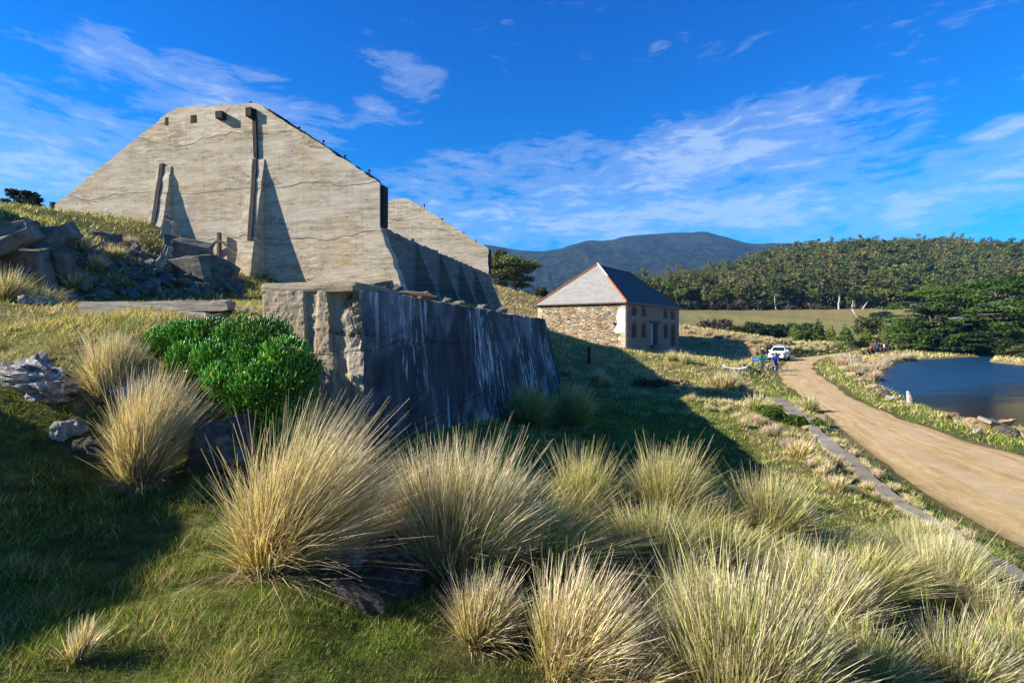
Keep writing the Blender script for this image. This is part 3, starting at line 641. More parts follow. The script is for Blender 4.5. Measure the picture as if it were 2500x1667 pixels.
# ---------------------------------------------------------------- the concrete ruin (local frame: x along the gable, y into it)
A = math.atan(0.176); ex = np.array([math.cos(A), -math.sin(A)]); ey = np.array([math.sin(A), math.cos(A)])
ORG = np.array([-5.92, 22.0])
def loc(X, Y): dd = np.array([X, Y]) - ORG; return float(dd @ ex), float(dd @ ey)
def onp(px, py, y0=0.0):
    """photo direction met with the local plane y = y0 -> (x, z)"""
    u = (px - CX) / FPX; o = ORG + ey * y0
    x = (u * o[1] - o[0]) / (ex[0] - u * ex[1]); Y = o[1] + x * ex[1]
    return x, (HY - py) / FPX * Y
def rough_poly(P, step, amp, seed, keep=()):
    rr = random.Random(seed); out = []
    for k in range(len(P)):
        a, b = P[k], P[(k + 1) % len(P)]; L = math.hypot(b[0] - a[0], b[1] - a[1])
        out.append(a)
        if k in keep: continue
        m_ = int(L / step)
        nx, nz = -(b[1] - a[1]) / L, (b[0] - a[0]) / L
        for i in range(1, m_):
            q = i / m_; j = rr.uniform(-amp, amp)
            out.append((a[0] + (b[0] - a[0]) * q + nx * j, a[1] + (b[1] - a[1]) * q + nz * j))
    return out
ruin = empty('concrete_gable_ruin', (*ORG, 0), -A, 'tall roofless concrete gable wall with two fin buttresses, nearer of the two gables', 'ruin')
pk = lambda *a: onp(*a)
G1 = [(0, 1.0 - 3), (0, 0)]  # replaced below
corner = pk(927, 447); cb = pk(927, 553)
g1 = [(-19.0, -1.0), (-19.0, pk(135, 500)[1] - 0.6), pk(133, 500), pk(415, 272), pk(432, 265), pk(610, 252), pk(627, 253), corner, (corner[0], cb[1]), (corner[0] + 1.15, cb[1] - 2.95), (corner[0] + 2.0, -1.0)]
mbw = MB().prism(rough_poly(g1, 0.3, 0.05, 3, keep=(0, 7, 10)), 0, 0.6)
gw = mbw.build('gable_wall', M['facade'], ruin)
holes = MB()
for (px, py, w, h) in [(407, 297, .22, .40), (473, 291, .36, .40)]:
    x, z = pk(px, py); holes.box((x, 0, z), (w, 0.7, h))
cut(gw, holes)
def fin(px_apex, py_apex, p_per_drop, zbot, th, name='buttress', m='facade'):
    """buttress: triangular fin standing out of the wall, right side at the apex column"""
    x, z = pk(px_apex, py_apex); drop = z - zbot; pr = p_per_drop * drop
    V = [(x, 0.02, z), (x, 0.02, zbot), (x, -pr, zbot), (x - th, 0.02, z), (x - th, 0.02, zbot), (x - th, -pr, zbot)]
    n = 16; mb = MB(); rr = random.Random(int(px_apex)); VV = []
    for k in range(n + 1):
        q = k / n; zz = z + (zbot - z) * q; yy = -pr * q
        VV += [(x + rr.uniform(-.03, .03), 0.02, zz), (x + rr.uniform(-.02, .02), yy + rr.uniform(-.03, .03) - 0.02, zz), (x - th + rr.uniform(-.03, .03), yy + rr.uniform(-.02, .02) - 0.02, zz), (x - th, 0.02, zz)]
    FF = []
    for k in range(n):
        for e in range(4): FF.append((k * 4 + e, k * 4 + (e + 1) % 4, k * 4 + 4 + (e + 1) % 4, k * 4 + 4 + e))
    FF += [(0, 1, 2, 3), (4 * n, 4 * n + 1, 4 * n + 2, 4 * n + 3)]
    mb.add(VV, FF); return mb.build(name, M[m], ruin), x, z, pr
f2, x2, z2, pr2 = fin(646, 389, 0.178, 0.2, 0.78)
f1, x1, z1, pr1 = fin(419, 406, 0.178, 3.0, 0.80)
# timbers fixed on and above the fins
def bar(mb, a, b, w, th, ysh=0.0, seed=0):
    a = Vector(a); b = Vector(b); dd = b - a; L = dd.length; n = max(3, int(L / 0.35)); rr = random.Random(seed)
    side = Vector((1, 0, 0)); nrm = dd.normalized().cross(side).normalized(); V = []; F = []
    for k in range(n + 1):
        p = a + dd * (k / n); j = lambda: rr.uniform(-.012, .012)
        for (s1, s2) in ((-1, -1), (1, -1), (1, 1), (-1, 1)): V.append(p + side * (s1 * w / 2 + j()) + nrm * (s2 * th / 2 + j()))
    for k in range(n):
        for e in range(4): F.append((k * 4 + e, k * 4 + (e + 1) % 4, k * 4 + 4 + (e + 1) % 4, k * 4 + 4 + e))
    F += [(0, 1, 2, 3), (4 * n, 4 * n + 1, 4 * n + 2, 4 * n + 3)]
    mb.add(V, F)
tx0, tz0 = pk(622, 268); tx1, tz1 = pk(627, 386)
mb = MB(); bar(mb, (tx0, -0.05, tz0), (tx1, -0.05, tz1), 0.19, 0.10); mb.build('timber_post', M['dark_timber'], ruin)
tx2, tz2 = pk(597, 583, -1.1)
mb = MB(); bar(mb, (tx1 - 0.06, -0.03, tz1 - 0.06), (tx2 - 0.04, -0.178 * (z2 - tz2) - 0.01, tz2), 0.22, 0.09, seed=4); mb.build('sloping_timber', M['dark_timber'], ruin)
ax, az_ = pk(399, 400); bx, bz = pk(376, 551, -0.55)
mb = MB(); bar(mb, (ax - 0.06, -0.01, az_), (bx - 0.04, -0.178 * (z1 - bz) - 0.01, bz), 0.22, 0.09, seed=5); mb.build('sloping_timber', M['dark_timber'], ruin)
mb = MB(); x, z = pk(545, 286); mb.rbox((x, -0.05, z), (0.36, 0.5, 0.34), 0.02, jit=0.01); mb.build('beam_end', M['dark_timber'], ruin)
mb = MB(); x, z = pk(615, 278); mb.rbox((x, -0.05, z), (0.30, 0.4, 0.42), 0.02, jit=0.01); mb.build('beam_end', M['dark_timber'], ruin)
mb = MB(); x, z = pk(543, 593); mb.rbox((x, -0.2, z - 0.1), (0.14, 0.16, 1.1), 0.01)
bar(mb, (x, -0.22, z + 0.1), (x - 1.2, -0.22, z - 0.55), 0.12, 0.12); bar(mb, (x, -0.22, z + 0.1), (x + 1.2, -0.35, z - 0.7), 0.12, 0.16); mb.build('broken_brace', M['old_timber'], ruin)
# dark capping strip left on the raking edge and the slot at the corner
mb = MB(); a_, b_ = pk(628, 253), corner
nseg = 26
for k in range(nseg):
    if random.random() < 0.16: continue
    q0, q1 = k / nseg, (k + 0.97) / nseg
    bar(mb, (a_[0] + (b_[0] - a_[0]) * q0, 0.45, a_[1] + (b_[1] - a_[1]) * q0 + 0.05), (a_[0] + (b_[0] - a_[0]) * q1, 0.45, a_[1] + (b_[1] - a_[1]) * q1 + 0.05 + random.uniform(-.03, .03)), 0.2, 0.07, seed=k)
mb.build('capping_strip', M['iron'], ruin)
mb = MB(); mb.rbox((corner[0] + 0.075, 0.33, (corner[1] + cb[1]) / 2 - 0.03), (0.15, 0.46, corner[1] - cb[1] - 0.1), 0.01); mb.build('corner_channel', M['dark_timber'], ruin)
for (px, py) in [(411, 272), (470, 262), (530, 256), (600, 250), (315, 350), (257, 405), (232, 420), (720, 312), (780, 345), (833, 382), (893, 418)]:
    x, z = pk(px, py); mb = MB(); mb.tube([(x, 0.3, z - 0.05), (x + 0.02, 0.3, z + 0.16)], 0.03, 6); mb.tube([(x + 0.02, 0.3, z + 0.10), (x + 0.02, 0.3, z + 0.15)], 0.06, 6)
    mb.build('anchor_bolt', M['iron'], ruin)
# left end return post
mb = MB(); x, z = pk(131, 505); mb.rbox((x - 0.12, 0.3, z - 0.5), (0.16, 0.7, 1.5), 0.01); mb.build('end_post', M['dark_timber'], ruin)

# second gable, side wall with fins
ruin2 = empty('concrete_gable_ruin', (*ORG, 0), -A, 'farther concrete gable wall with broken raking edge behind the nearer gable', 'ruin')
Y2 = 21.9
def pk2(px, py): return onp(px, py, Y2)
c2 = pk2(1192, 607); c2b = pk2(1193, 668); r2 = pk2(993, 485)
g2 = [(-19, 0), (-19, 5.0), (r2[0] - 5.5, c2[1] - 0.2), (r2[0] - 1.6, r2[1]), r2, pk2(1003, 489), c2, (c2[0], c2b[1]), (c2[0] + 1.5, c2b[1] - 3.7), (c2[0] + 2.2, -1.0)]
MB().prism(rough_poly(g2, 0.3, 0.06, 8, keep=(0, 9)), Y2, Y2 + 0.6).build('gable_wall', M['facade'], ruin2)
mb = MB(); mb.rbox((c2[0] + 0.07, Y2 + 0.33, (c2[1] + c2b[1]) / 2), (0.14, 0.46, c2[1] - c2b[1] - 0.1), 0.01); mb.build('corner_channel', M['dark_timber'], ruin2)
for (px, py) in [(1033, 502), (1077, 537), (1130, 570), (1160, 590)]:
    x, z = pk2(px, py); mb = MB(); mb.tube([(x, Y2 + .3, z - 0.1), (x, Y2 + .3, z + 0.22)], 0.06, 6); mb.build('anchor_bolt', M['iron'], ruin2)
side = empty('buttressed_side_wall', (*ORG, 0), -A, 'shaded concrete side wall with sloping fin buttresses running between the two gables', 'wall')
P = [(0.02, 0.605), (0.02, Y2 - 0.005)]
n = 60; VV = []; rr = random.Random(5)
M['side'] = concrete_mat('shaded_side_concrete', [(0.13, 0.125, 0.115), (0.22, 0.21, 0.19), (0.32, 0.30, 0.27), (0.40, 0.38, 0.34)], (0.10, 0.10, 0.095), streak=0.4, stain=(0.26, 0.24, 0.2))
xr = corner[0]
for k in range(n + 1):
    y = 0.605 + (Y2 - 0.61) * k / n; zt = 4.53 + 0.25 * k / n + rr.uniform(-.05, .05)
    VV += [(xr - 0.5, y, -1.0), (xr - 0.5, y, zt), (xr - 0.0, y, zt + rr.uniform(-.03, .03)), (xr, y, -1.0)]
FF = []
for k in range(n):
    for e in range(3): FF.append((k * 4 + e, k * 4 + e + 1, k * 4 + 5 + e, k * 4 + 4 + e))
FF += [(0, 1, 2, 3), (4 * n, 4 * n + 1, 4 * n + 2, 4 * n + 3)]
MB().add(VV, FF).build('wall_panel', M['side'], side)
for k, px in enumerate((1010.7, 1070, 1119, 1157)):
    Yd = 22.6 * 521 / (1461.5 - px); y = (Yd - 22) / math.cos(A) + 0.3
    zt = 4.50; zb = 0.2; pr = 0.42 * (zt - zb)
    mb = MB(); V = [(xr + 0.003, y, zt), (xr + 0.003, y, zb), (xr + pr, y, zb), (xr + 0.05, y, zt), (xr + 0.003, y + .5, zt), (xr + 0.003, y + .5, zb), (xr + pr, y + .5, zb), (xr + 0.05, y + .5, zt)]
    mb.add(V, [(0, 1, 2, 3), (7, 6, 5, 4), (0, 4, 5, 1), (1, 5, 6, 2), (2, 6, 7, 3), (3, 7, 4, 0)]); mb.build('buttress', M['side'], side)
    mb = MB(); mb.tube([(xr - .2, y, 4.5), (xr - .2, y, 4.78)], 0.07, 6); mb.build('anchor_bolt', M['iron'], side)

# ---------------------------------------------------------------- near retaining wall with its broken end
rw = empty('retaining_wall', (*ORG, 0), -A, 'dark stained concrete retaining wall with white streaks and a crumbling sunlit end', 'wall')
nx_, ny_ = 6.80, -15.05; fx_, fy_ = 6.78, 6.27
NS, NH = 220, 56
sg = np.linspace(0, 1, NS); sg = sg ** 1.35; hg = np.linspace(0, 1, NH)
SG, HG = np.meshgrid(sg, hg, indexing='ij')
yy = ny_ + (fy_ - ny_) * SG
ztop = 0.475 - 0.07 * SG + fbm(SG * 60, SG * 0, 4, 4) * np.interp(SG, [0, .02, .25, 1], [0.03, .04, .04, .16])
ztop = ztop - 0.10 * (SG > 0.985)
zbot = -2.2 - 1.7 * SG
zz = ztop + (zbot - ztop) * HG
bat = 0.13 + (0.90 - 0.13) * SG ** 0.9
xx = nx_ + bat * HG ** 1.15 * ((ztop - zbot) / (2.2 + 0.475 + 1.2 * SG))
xx += fbm(yy * 1.2, zz * 1.4, 11, 5) * 0.05 + fbm(yy * 9, zz * 9, 12, 3) * 0.012
xx -= 0.03 * np.exp(-((zz + 0.28 + 0.05 * np.sin(yy)) / 0.02) ** 2) * (SG < 0.2)
edge = np.exp(-SG / 0.004); xx -= edge * 0.03
V = np.c_[xx.ravel(), yy.ravel(), zz.ravel()]
i = np.arange(NS - 1)[:, None] * NH; j = np.arange(NH - 1)[None]
F = np.stack([i + j, i + j + 1, i + NH + j + 1, i + NH + j], -1).reshape(-1, 4)
# top strip 0.55 m deep and back
TB = np.c_[np.full(NS, nx_ - 0.55), yy[:, 0], ztop[:, 0] - 0.02 + rng.uniform(-.03, .03, NS)]; BB = TB.copy(); BB[:, 2] = -1.5
TB2 = np.c_[xx[:, 0] - 0.2, yy[:, 0], ztop[:, 0] + rng.uniform(-.02, .05, NS)]
o1 = len(V); V = np.r_[V, TB2, TB, BB]; k = np.arange(NS - 1)
F = np.r_[F, np.stack([k * NH, (k + 1) * NH, o1 + k + 1, o1 + k], -1), np.stack([o1 + k, o1 + k + 1, o1 + NS + k + 1, o1 + NS + k], -1), np.stack([o1 + NS + k, o1 + NS + k + 1, o1 + 2 * NS + k + 1, o1 + 2 * NS + k], -1)]
# far end
kE = (NS - 1) * NH; F = np.r_[F, [[kE, kE + NH - 1, o1 + 3 * NS - 1, o1 + 2 * NS - 1]]]
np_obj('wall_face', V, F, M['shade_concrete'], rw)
# end pillar: lit front with ragged vertical ribs and grooves
NXp, NZp = 130, 150
xs = np.linspace(0, 1, NXp); zs = np.linspace(0, 1, NZp); XS, ZS = np.meshgrid(xs, zs, indexing='ij')
xl = 5.52 - 0.10 * ZS; xrr = nx_ - 0.012 + 0.13 * ZS ** 1.1
PX = xl + (xrr - xl) * XS; PZ = 0.46 + (-2.2 - 0.46) * ZS
wob = fbm(PZ * 2.2, PX * 0, 31, 4) * 0.05
wob2 = fbm(PZ * 2.6, PX * 0 + 9, 37, 4) * 0.06
qx = (PX - 5.52) / 1.3
dep = np.zeros_like(PX)
up = PZ > -0.30
r1 = sst(0.0, .012, qx - (0.40 + wob)) ; r2_ = sst(0.0, .012, qx - (0.64 + wob2)); r3 = sst(0, .05, qx - (0.77 + wob))
dep = np.where(up, 0.05 * r1 - 0.035 * sst(0, .05, qx - 0.50 + wob) * (qx < 0.64 + wob2) + 0.03 * r2_ - 0.015 * r3, 0.02 + 0.05 * sst(0.0, .02, qx - (0.66 + 0.12 * np.clip(-0.3 - PZ, 0, 2) + wob2)) - 0.03 * sst(0.0, .05, qx - (0.80 + wob + 0.06 * np.clip(-0.3 - PZ, 0, 2))))
dep += fbm(PX * 5, PZ * 5, 41, 5) * 0.022 + np.clip(fbm(PX * 14, PZ * 14, 42, 3), -1, 0.15) * 0.02
crumb = np.exp(-((qx - 0.97) / 0.09) ** 2) * sst(-0.45, 0.2, PZ) + np.exp(-((qx - 0.80) / 0.06) ** 2) * np.exp(-((PZ - 0.33) / 0.10) ** 2)
dep += crumb * (0.05 + np.abs(fbm(PX * 10, PZ * 10, 44, 4)) * 0.28)
PY = ny_ - 0.02 - 0.10 * ZS + dep
V = np.c_[PX.ravel(), PY.ravel(), PZ.ravel()]
i = np.arange(NXp - 1)[:, None] * NZp; j = np.arange(NZp - 1)[None]
F = np.stack([i + j, i + j + 1, i + NZp + j + 1, i + NZp + j], -1).reshape(-1, 4)
# close behind
def strip(V, F, idx, offs):
    o = len(V); E = V[idx].copy(); E += offs; V = np.r_[V, E]; k = np.arange(len(idx) - 1)
    return V, np.r_[F, np.stack([idx[k], idx[k + 1], o + k + 1, o + k], -1)]
top_i = np.arange(NXp) * NZp; left_i = np.arange(NZp); right_i = (NXp - 1) * NZp + np.arange(NZp)
V, F = strip(V, F, top_i, (0, 0.9, 0.0)); V, F = strip(V, F, left_i, (0, 0.9, 0.0)); V, F = strip(V, F, right_i, (-0.03, 0.05, 0))
np_obj('end_pillar', V, F, M['pillar'], rw)
mb = MB(); xA, zA_ = onp(629, 690, ny_ - 0.06); xB, zB_ = onp(866, 690, ny_ - 0.06)
mb.rbox(((xA + xB) / 2, ny_ - 0.02 + 0.68, 0.50), (xB - xA, 1.36, 0.13), 0.05, jit=0.006, seed=3, cuts=4)
mb.build('coping_block', M['pillar'], rw)
mb = MB(); xC = onp(705, 700, ny_ - 0.06)[0]
mb.rbox(((xA + xC) / 2, ny_ + 0.70, 0.12), (xC - xA, 1.36, 0.62), 0.03, jit=0.006, seed=6, cuts=4); mb.build('coping_block', M['pillar'], rw)
# low wall to the left with the broken step, and the timber beam lying on it
lw = empty('low_wall', (*ORG, 0), -A, 'low broken concrete wall carrying the grey timber beam beside the green bush', 'wall')
yl = ny_ + 0.30
x0, z0 = onp(205, 768, yl); x1_, z1_ = onp(545, 766, yl); x2_, _ = onp(700, 760, yl)
def rough_block(x0, x1, y0, y1, zb, zt, seed, nx=60, ny=14, nz=16, amp=0.03, endamp=0.12, endside=1):
    """a cast block with chipped faces, and one broken end"""
    bm = bmesh.new(); bmesh.ops.create_cube(bm, size=1.0)
    bmesh.ops.subdivide_edges(bm, edges=bm.edges[:], cuts=22, use_grid_fill=True)
    for p in bm.verts:
        X = x0 + (x1 - x0) * (p.co.x + .5); Yq = y0 + (y1 - y0) * (p.co.y + .5); Z = zb + (zt - zb) * (p.co.z + .5)
        e = (p.co.x + .5) if endside > 0 else (.5 - p.co.x)
        f = np.array
        n1 = float(fbm(f([X * 3.1 + Z * 2.3]), f([Yq * 3.3 + Z]), seed, 4)[0]); n2 = float(fbm(f([X * 8 + Z * 5]), f([Yq * 8 - Z * 3]), seed + 5, 4)[0])
        k = max(0, (e - 0.86) / 0.14)
        X -= endside * k * (abs(n2) * endamp * 3 + abs(n1) * endamp)
        p.co = Vector((X + n1 * amp, Yq + n2 * amp * (1 + 3 * k), Z + n1 * amp * (1 + 3 * k) - k * abs(n2) * endamp))
    return bm
def bm_obj(bm, name, m, parent=None):
    me = bpy.data.meshes.new(name); bmesh.ops.recalc_face_normals(bm, faces=bm.faces[:]); bm.to_mesh(me); bm.free(); me.materials.append(m); return link(bpy.data.objects.new(name, me), parent)
bm_obj(rough_block(x0, x1_, yl, yl + 0.6, -0.5, 0.22, 3), 'wall_block', M['pillar'], lw)
bm_obj(rough_block(x1_ - 0.15, 5.45, yl + 0.42, yl + 0.9, -0.6, 0.30, 5, endamp=0.0), 'recessed_panel', M['pillar'], lw)
bx0, bz0 = onp(206, 747, yl + .1); bx1, _ = onp(553, 741, yl + .1)
bm = rough_block(bx0 - 0.02, bx1 + 0.1, yl + 0.03, yl + 0.22, 0.235, 0.375, 8, amp=0.006, endamp=0.05)
o = bm_obj(bm, 'timber_beam', M['beam']); o.location = (*ORG, 0); o.rotation_euler = (0, 0, -A)
tag(o, 'long weathered grey timber beam lying along the low wall at the lawn edge', 'beam')

# debris on the wall top
def wpt(x, y): p = ORG + ex * x + ey * y; return p
def chunk_mesh(seed, n=14, rough=0.05, flat=(1, 1, 1)):
    rr = random.Random(seed); bm = bmesh.new()
    for _ in range(n):
        p = Vector((rr.uniform(-1, 1), rr.uniform(-1, 1), rr.uniform(-1, 1)))
        k = max(abs(p.x), abs(p.y), abs(p.z)); p = p / k * rr.uniform(0.75, 1.0)
        bm.verts.new((p.x * flat[0] * .5, p.y * flat[1] * .5, p.z * flat[2] * .5))
    bmesh.ops.convex_hull(bm, input=bm.verts[:])
    bmesh.ops.delete(bm, geom=[v for v in bm.verts if not v.link_faces], context='VERTS')
    bmesh.ops.triangulate(bm, faces=bm.faces[:])
    bmesh.ops.subdivide_edges(bm, edges=bm.edges[:], cuts=5 if n > 14 else 3, use_grid_fill=True)
    for v in bm.verts:
        a = np.array
        q = float(fbm(a([v.co.x * 5 + seed]), a([v.co.y * 5 + v.co.z * 4]), seed, 4)[0])
        q2 = float(fbm(a([v.co.x * 13 + v.co.z * 5 + seed]), a([v.co.y * 13 + v.co.z * 9]), seed + 3, 3)[0])
        v.co += v.co.normalized() * (q * rough * 2 + q2 * rough * 1.2)
    return bm
def chunk(name, locn, size, m, seed, rot=None, label=None, cat=None, group=None, flat=(1, 1, .8), rough=0.05):
    o = bm_obj(chunk_mesh(seed, 16, rough, flat), name, M[m]); o.location = locn; o.scale = (size,) * 3 if not isinstance(size, tuple) else size
    rr = random.Random(seed); o.rotation_euler = rot if rot else (rr.uniform(-.4, .4), rr.uniform(-.4, .4), rr.uniform(0, 6.28))
    return tag(o, label, cat, group)
for (px, py, Yd, s, m, lab) in [(1035, 723, 8.3, 0.30, 'brickred', 'broken orange red brick lump lying on top of the dark retaining wall')]:
    p = pt(px, py, Yd); chunk('brick_chunk', p, s, m, 12, None, lab, 'brick', flat=(1.2, .8, .6), rough=0.03)
p = pt(1008, 722, 8.0); chunk('brick_chunk', p, 0.17, 'brickred', 15, None, 'smaller orange brick piece just left of the big brick lump on the wall', 'brick', flat=(1, .8, .7), rough=0.03)
for k, (px, py, Yd, s) in enumerate([(930, 699, 7.0, 0.28), (960, 704, 7.3, 0.22), (1090, 733, 10, .22), (1120, 739, 11, .25), (1180, 750, 14, .35), (1225, 757, 16.5, .4)]):
    chunk('concrete_chunk', pt(px, py, Yd), s, 'rubble', 30 + k, None, 'small grey concrete lump lying on top of the retaining wall', 'rubble', 'concrete lumps on the retaining wall top', flat=(1.3, 1, .45))
for k in range(3):
    mb = MB(); p = pt(985 + k * 12, 712 + k * 4, 7.6 + k * .1); mb.rbox((0, 0, 0), (0.75, 0.09, 0.022), 0.004); o = mb.build('wood_lath', M['beam']); o.location = p; o.rotation_euler = (0, R(4), R(-8 + 5 * k))
    tag(o, 'thin grey wooden lath lying beside the red brick on the wall top', 'plank', 'grey laths on the wall top')

# ---------------------------------------------------------------- stone barn
BA = math.atan2(0.807, 0.591) - math.pi / 2            # local y runs along the long side
B0 = np.array([10.85, 47.0]); bl = np.array([-0.816, 0.578]); bs = np.array([0.591, 0.807])
WT, LS, ZE = 9.9, 17.0, 2.43
# local frame: x along the end wall (towards the left end is -x), y along the long side
barn = empty('stone_barn', (B0[0], B0[1], 0), math.atan2(-bl[1], -bl[0]), 'two storey rubble stone barn with hipped slate roof above the road', 'building')
barn.location = (B0[0] * 1.13, B0[1] * 1.13, 0); barn.scale = (1.13,) * 3
zb0 = -3.4
mb = MB(); mb.box((-WT / 2, 0.24, (ZE + zb0) / 2), (WT, 0.48, ZE - zb0)); endw = mb.build('end_wall', M['stone'], barn)
mb = MB(); mb.box((-WT / 2, LS - 0.24, (ZE + zb0) / 2), (WT, 0.48, ZE - zb0)); mb.build('end_wall', M['stone'], barn)
mb = MB(); mb.box((-WT + 0.24, LS / 2, (ZE + zb0) / 2), (0.48, LS - 0.97, ZE - zb0)); mb.build('side_wall', M['stone'], barn)
mb = MB(); mb.box((-0.24, LS / 2, (ZE + zb0) / 2), (0.48, LS - 0.97, ZE - zb0)); sw = mb.build('side_wall', M['brickwall'], barn)
def onside(px, py):
    u = (px - CX) / FPX; s = (u * B0[1] - B0[0]) / (bs[0] - u * bs[1]); return s, (HY - py) / FPX * (B0[1] + s * bs[1])
ops = [(1549, 761, 8.0, 19, 'w'), (1573.5, 763, 7.5, 20, 'w'), (1629, 768, 7, 17, 'w'), (1647, 770.5, 7, 19, 'w'),
       (1549, 808, 9, 33, 'w'), (1573.5, 809, 8, 33, 'w'), (1629.5, 810.5, 7.5, 33, 'w'), (1648, 820, 8, 49, 'd2'), (1601, 816, 18, 53, 'd')]
hol = MB(); items = []
for (px, py, w, h, kind) in ops:
    s, zc = onside(px, py); s0, _ = onside(px - w / 2, py); s1, _ = onside(px + w / 2, py); Yc = B0[1] + s * bs[1]
    hh = h / FPX * Yc; ww = s1 - s0; items.append((s, zc, ww, hh, kind)); hol.box((-0.1, s, zc), (1.2, ww, hh))
cut(sw, hol)
for (s, zc, ww, hh, kind) in items:
    if kind == 'w':
        f = MB(); tck = 0.07
        for a in (-1, 1): f.box((-0.30, s + a * (ww / 2 - tck / 2), zc), (0.09, tck, hh)); f.box((-0.30, s, zc + a * (hh / 2 - tck / 2)), (0.09, ww - 2 * tck, tck))
        f.box((-0.30, s, zc), (0.07, ww - 2 * tck, 0.05))
        win = f.build('window', M['shutter'], barn)
        MB().box((-0.32, s, zc), (0.02, ww - 2 * tck, hh - 2 * tck)).build('pane', M['glass'], win)
    elif kind == 'd':
        dr = MB().box((-0.34, s, zc), (0.06, ww, hh)).build('door', M['shutter'], barn)
        MB().rbox((-0.20, s - ww * 0.22, zc), (0.05, ww * 0.40, hh * 0.98), 0.01).build('door_leaf', M['doorgrey'], dr)
        MB().rbox((0.03, s, zc + hh / 2 + 0.12), (0.22, ww + 0.9, 0.24), 0.02, jit=.01).build('lintel', M['old_timber'], barn)
        MB().rbox((0.25, s, zc - hh / 2 - 0.12), (0.5, ww + 0.5, 0.22), 0.02, jit=.01).build('doorstep', M['rubble'], barn)
    else:
        MB().box((-0.30, s, zc), (0.06, ww, hh)).build('door', M['shutter'], barn)
    # brick surround, standing 15 mm proud of the wall
    if kind != 'd':
        sr_ = MB(); bwid = 0.26
        for k in range(int(hh / 0.17)):
            wv_ = bwid if k % 2 else bwid * 1.7
            for a in (-1, 1): sr_.box((0.004, s + a * (ww / 2 + wv_ / 2), zc - hh / 2 + 0.17 * (k + .5)), (0.022, wv_, 0.168))
        sr_.box((0.004, s, zc + hh / 2 + 0.14), (0.024, ww + 2 * bwid, 0.27))
        sr_.build('brick_surround', M['surround'], barn)
# quoins and white patch on the end wall
qn = MB(); qn2 = MB(); rr = random.Random(4); zq = ZE - 0.12; 
hs_ = []
while zq > zb0 + 0.3:
    hq = rr.uniform(0.28, 0.42); wq = rr.choice([0.45, 0.75, 0.6]); hs_.append((zq, hq, wq)); zq -= hq + 0.015
for (zq, hq, wq) in hs_:
    if zq < -0.45 or zq > 1.6: qn.rbox((-wq / 2 + 0.012, -0.004, zq - hq / 2), (wq, 0.05, hq), 0.008)
    qn.rbox((0.004, (wq * .8) / 2 - 0.01, zq - hq / 2), (0.05, wq * 0.8, hq), 0.008)
    qn2.rbox((-WT + 0.45 * wq - 0.012, -0.004, zq - hq / 2), (wq * 0.9, 0.05, hq), 0.008)
qn.build('quoin', M['quoin'], barn); qn2.build('quoin', M['quoin'], barn)
mb = MB(); poly = [(-0.02, 1.75), (-0.75, 1.78), (-0.86, 1.4), (-0.92, 0.9), (-0.80, 0.55), (-0.95, 0.1), (-1.25, -0.3), (-0.9, -0.52), (-0.02, -0.5)]
mb.prism(rough_poly(poly, .15, .04, 2), -0.036, 0.01); mb.build('render_patch', M['plaster'], barn)
mb = MB(); mb.ell((-1.1, -0.12, 0.42), (0.16, 0.10, 0.12)); mb.build('wall_lamp', M['black'], barn)
# roof
ov = 0.22; s_r = 4.35; zr_ = 6.88; ze = ZE + 0.03
E = [(ov, -ov, ze), (-WT - ov, -ov, ze), (-WT - ov, LS + ov, ze), (ov, LS + ov, ze)]; R0 = (-WT / 2, s_r, zr_); R1 = (-WT / 2, LS - s_r, zr_)
def roof_plane(name, pts, m):
    mb = MB(); V = [Vector(p) for p in pts]; nrm = (V[1] - V[0]).cross(V[2] - V[0]).normalized()
    if nrm.z < 0: nrm = -nrm
    k = len(V); mb.add(V + [p - nrm * 0.10 for p in V], [tuple(range(k)), tuple(range(2 * k - 1, k - 1, -1))] + [(i, (i + 1) % k, k + (i + 1) % k, k + i) for i in range(k)])
    return mb.build(name, M[m], barn)
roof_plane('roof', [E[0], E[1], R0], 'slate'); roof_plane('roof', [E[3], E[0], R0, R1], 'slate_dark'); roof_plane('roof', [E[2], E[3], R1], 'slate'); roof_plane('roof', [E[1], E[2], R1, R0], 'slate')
for (a, b) in [(E[0], R0), (E[1], R0), (E[3], R1), (E[2], R1)]:
    mb = MB(); a = Vector(a); b = Vector(b); n = 22
    mid = 0.28 if a == Vector(E[0]) else 0.0
    for k in range(n): mb.tube([a.lerp(b, k / n) + Vector((0, 0, .05)), a.lerp(b, (k + .98) / n) + Vector((0, 0, .03))], 0.10, 7)
    mb.build('hip_cap', M['terracotta'], barn)
mb = MB(); mb.tube([Vector(R0) + Vector((0, -.1, .04)), Vector(R1) + Vector((0, 0, .04))], 0.10, 8); mb.build('ridge_cap', M['lead'], barn)
mb = MB(); mb.tube([Vector(E[0]).lerp(Vector(R0), 0.62) + Vector((0, -.02, .10)), Vector(R0) + Vector((0, -.02, .10))], 0.10, 8); mb.build('ridge_cap', M['lead'], barn)
mb = MB(); mb.rbox((-WT / 2, -ov - 0.06, ZE - 0.03), (WT + 2 * ov + .1, 0.13, 0.13), 0.03); mb.rbox((ov + 0.06, LS / 2, ZE - 0.03), (0.13, LS + 2 * ov, 0.13), 0.03); mb.build('gutter', M['gutter'], barn)
mb = MB(); mb.tube([(0.06, -ov - .02, ZE - .1), (0.12, -0.10, ZE - .35), (0.12, -0.10, -2.2)], 0.06, 8); mb.build('downpipe', M['gutter'], barn)

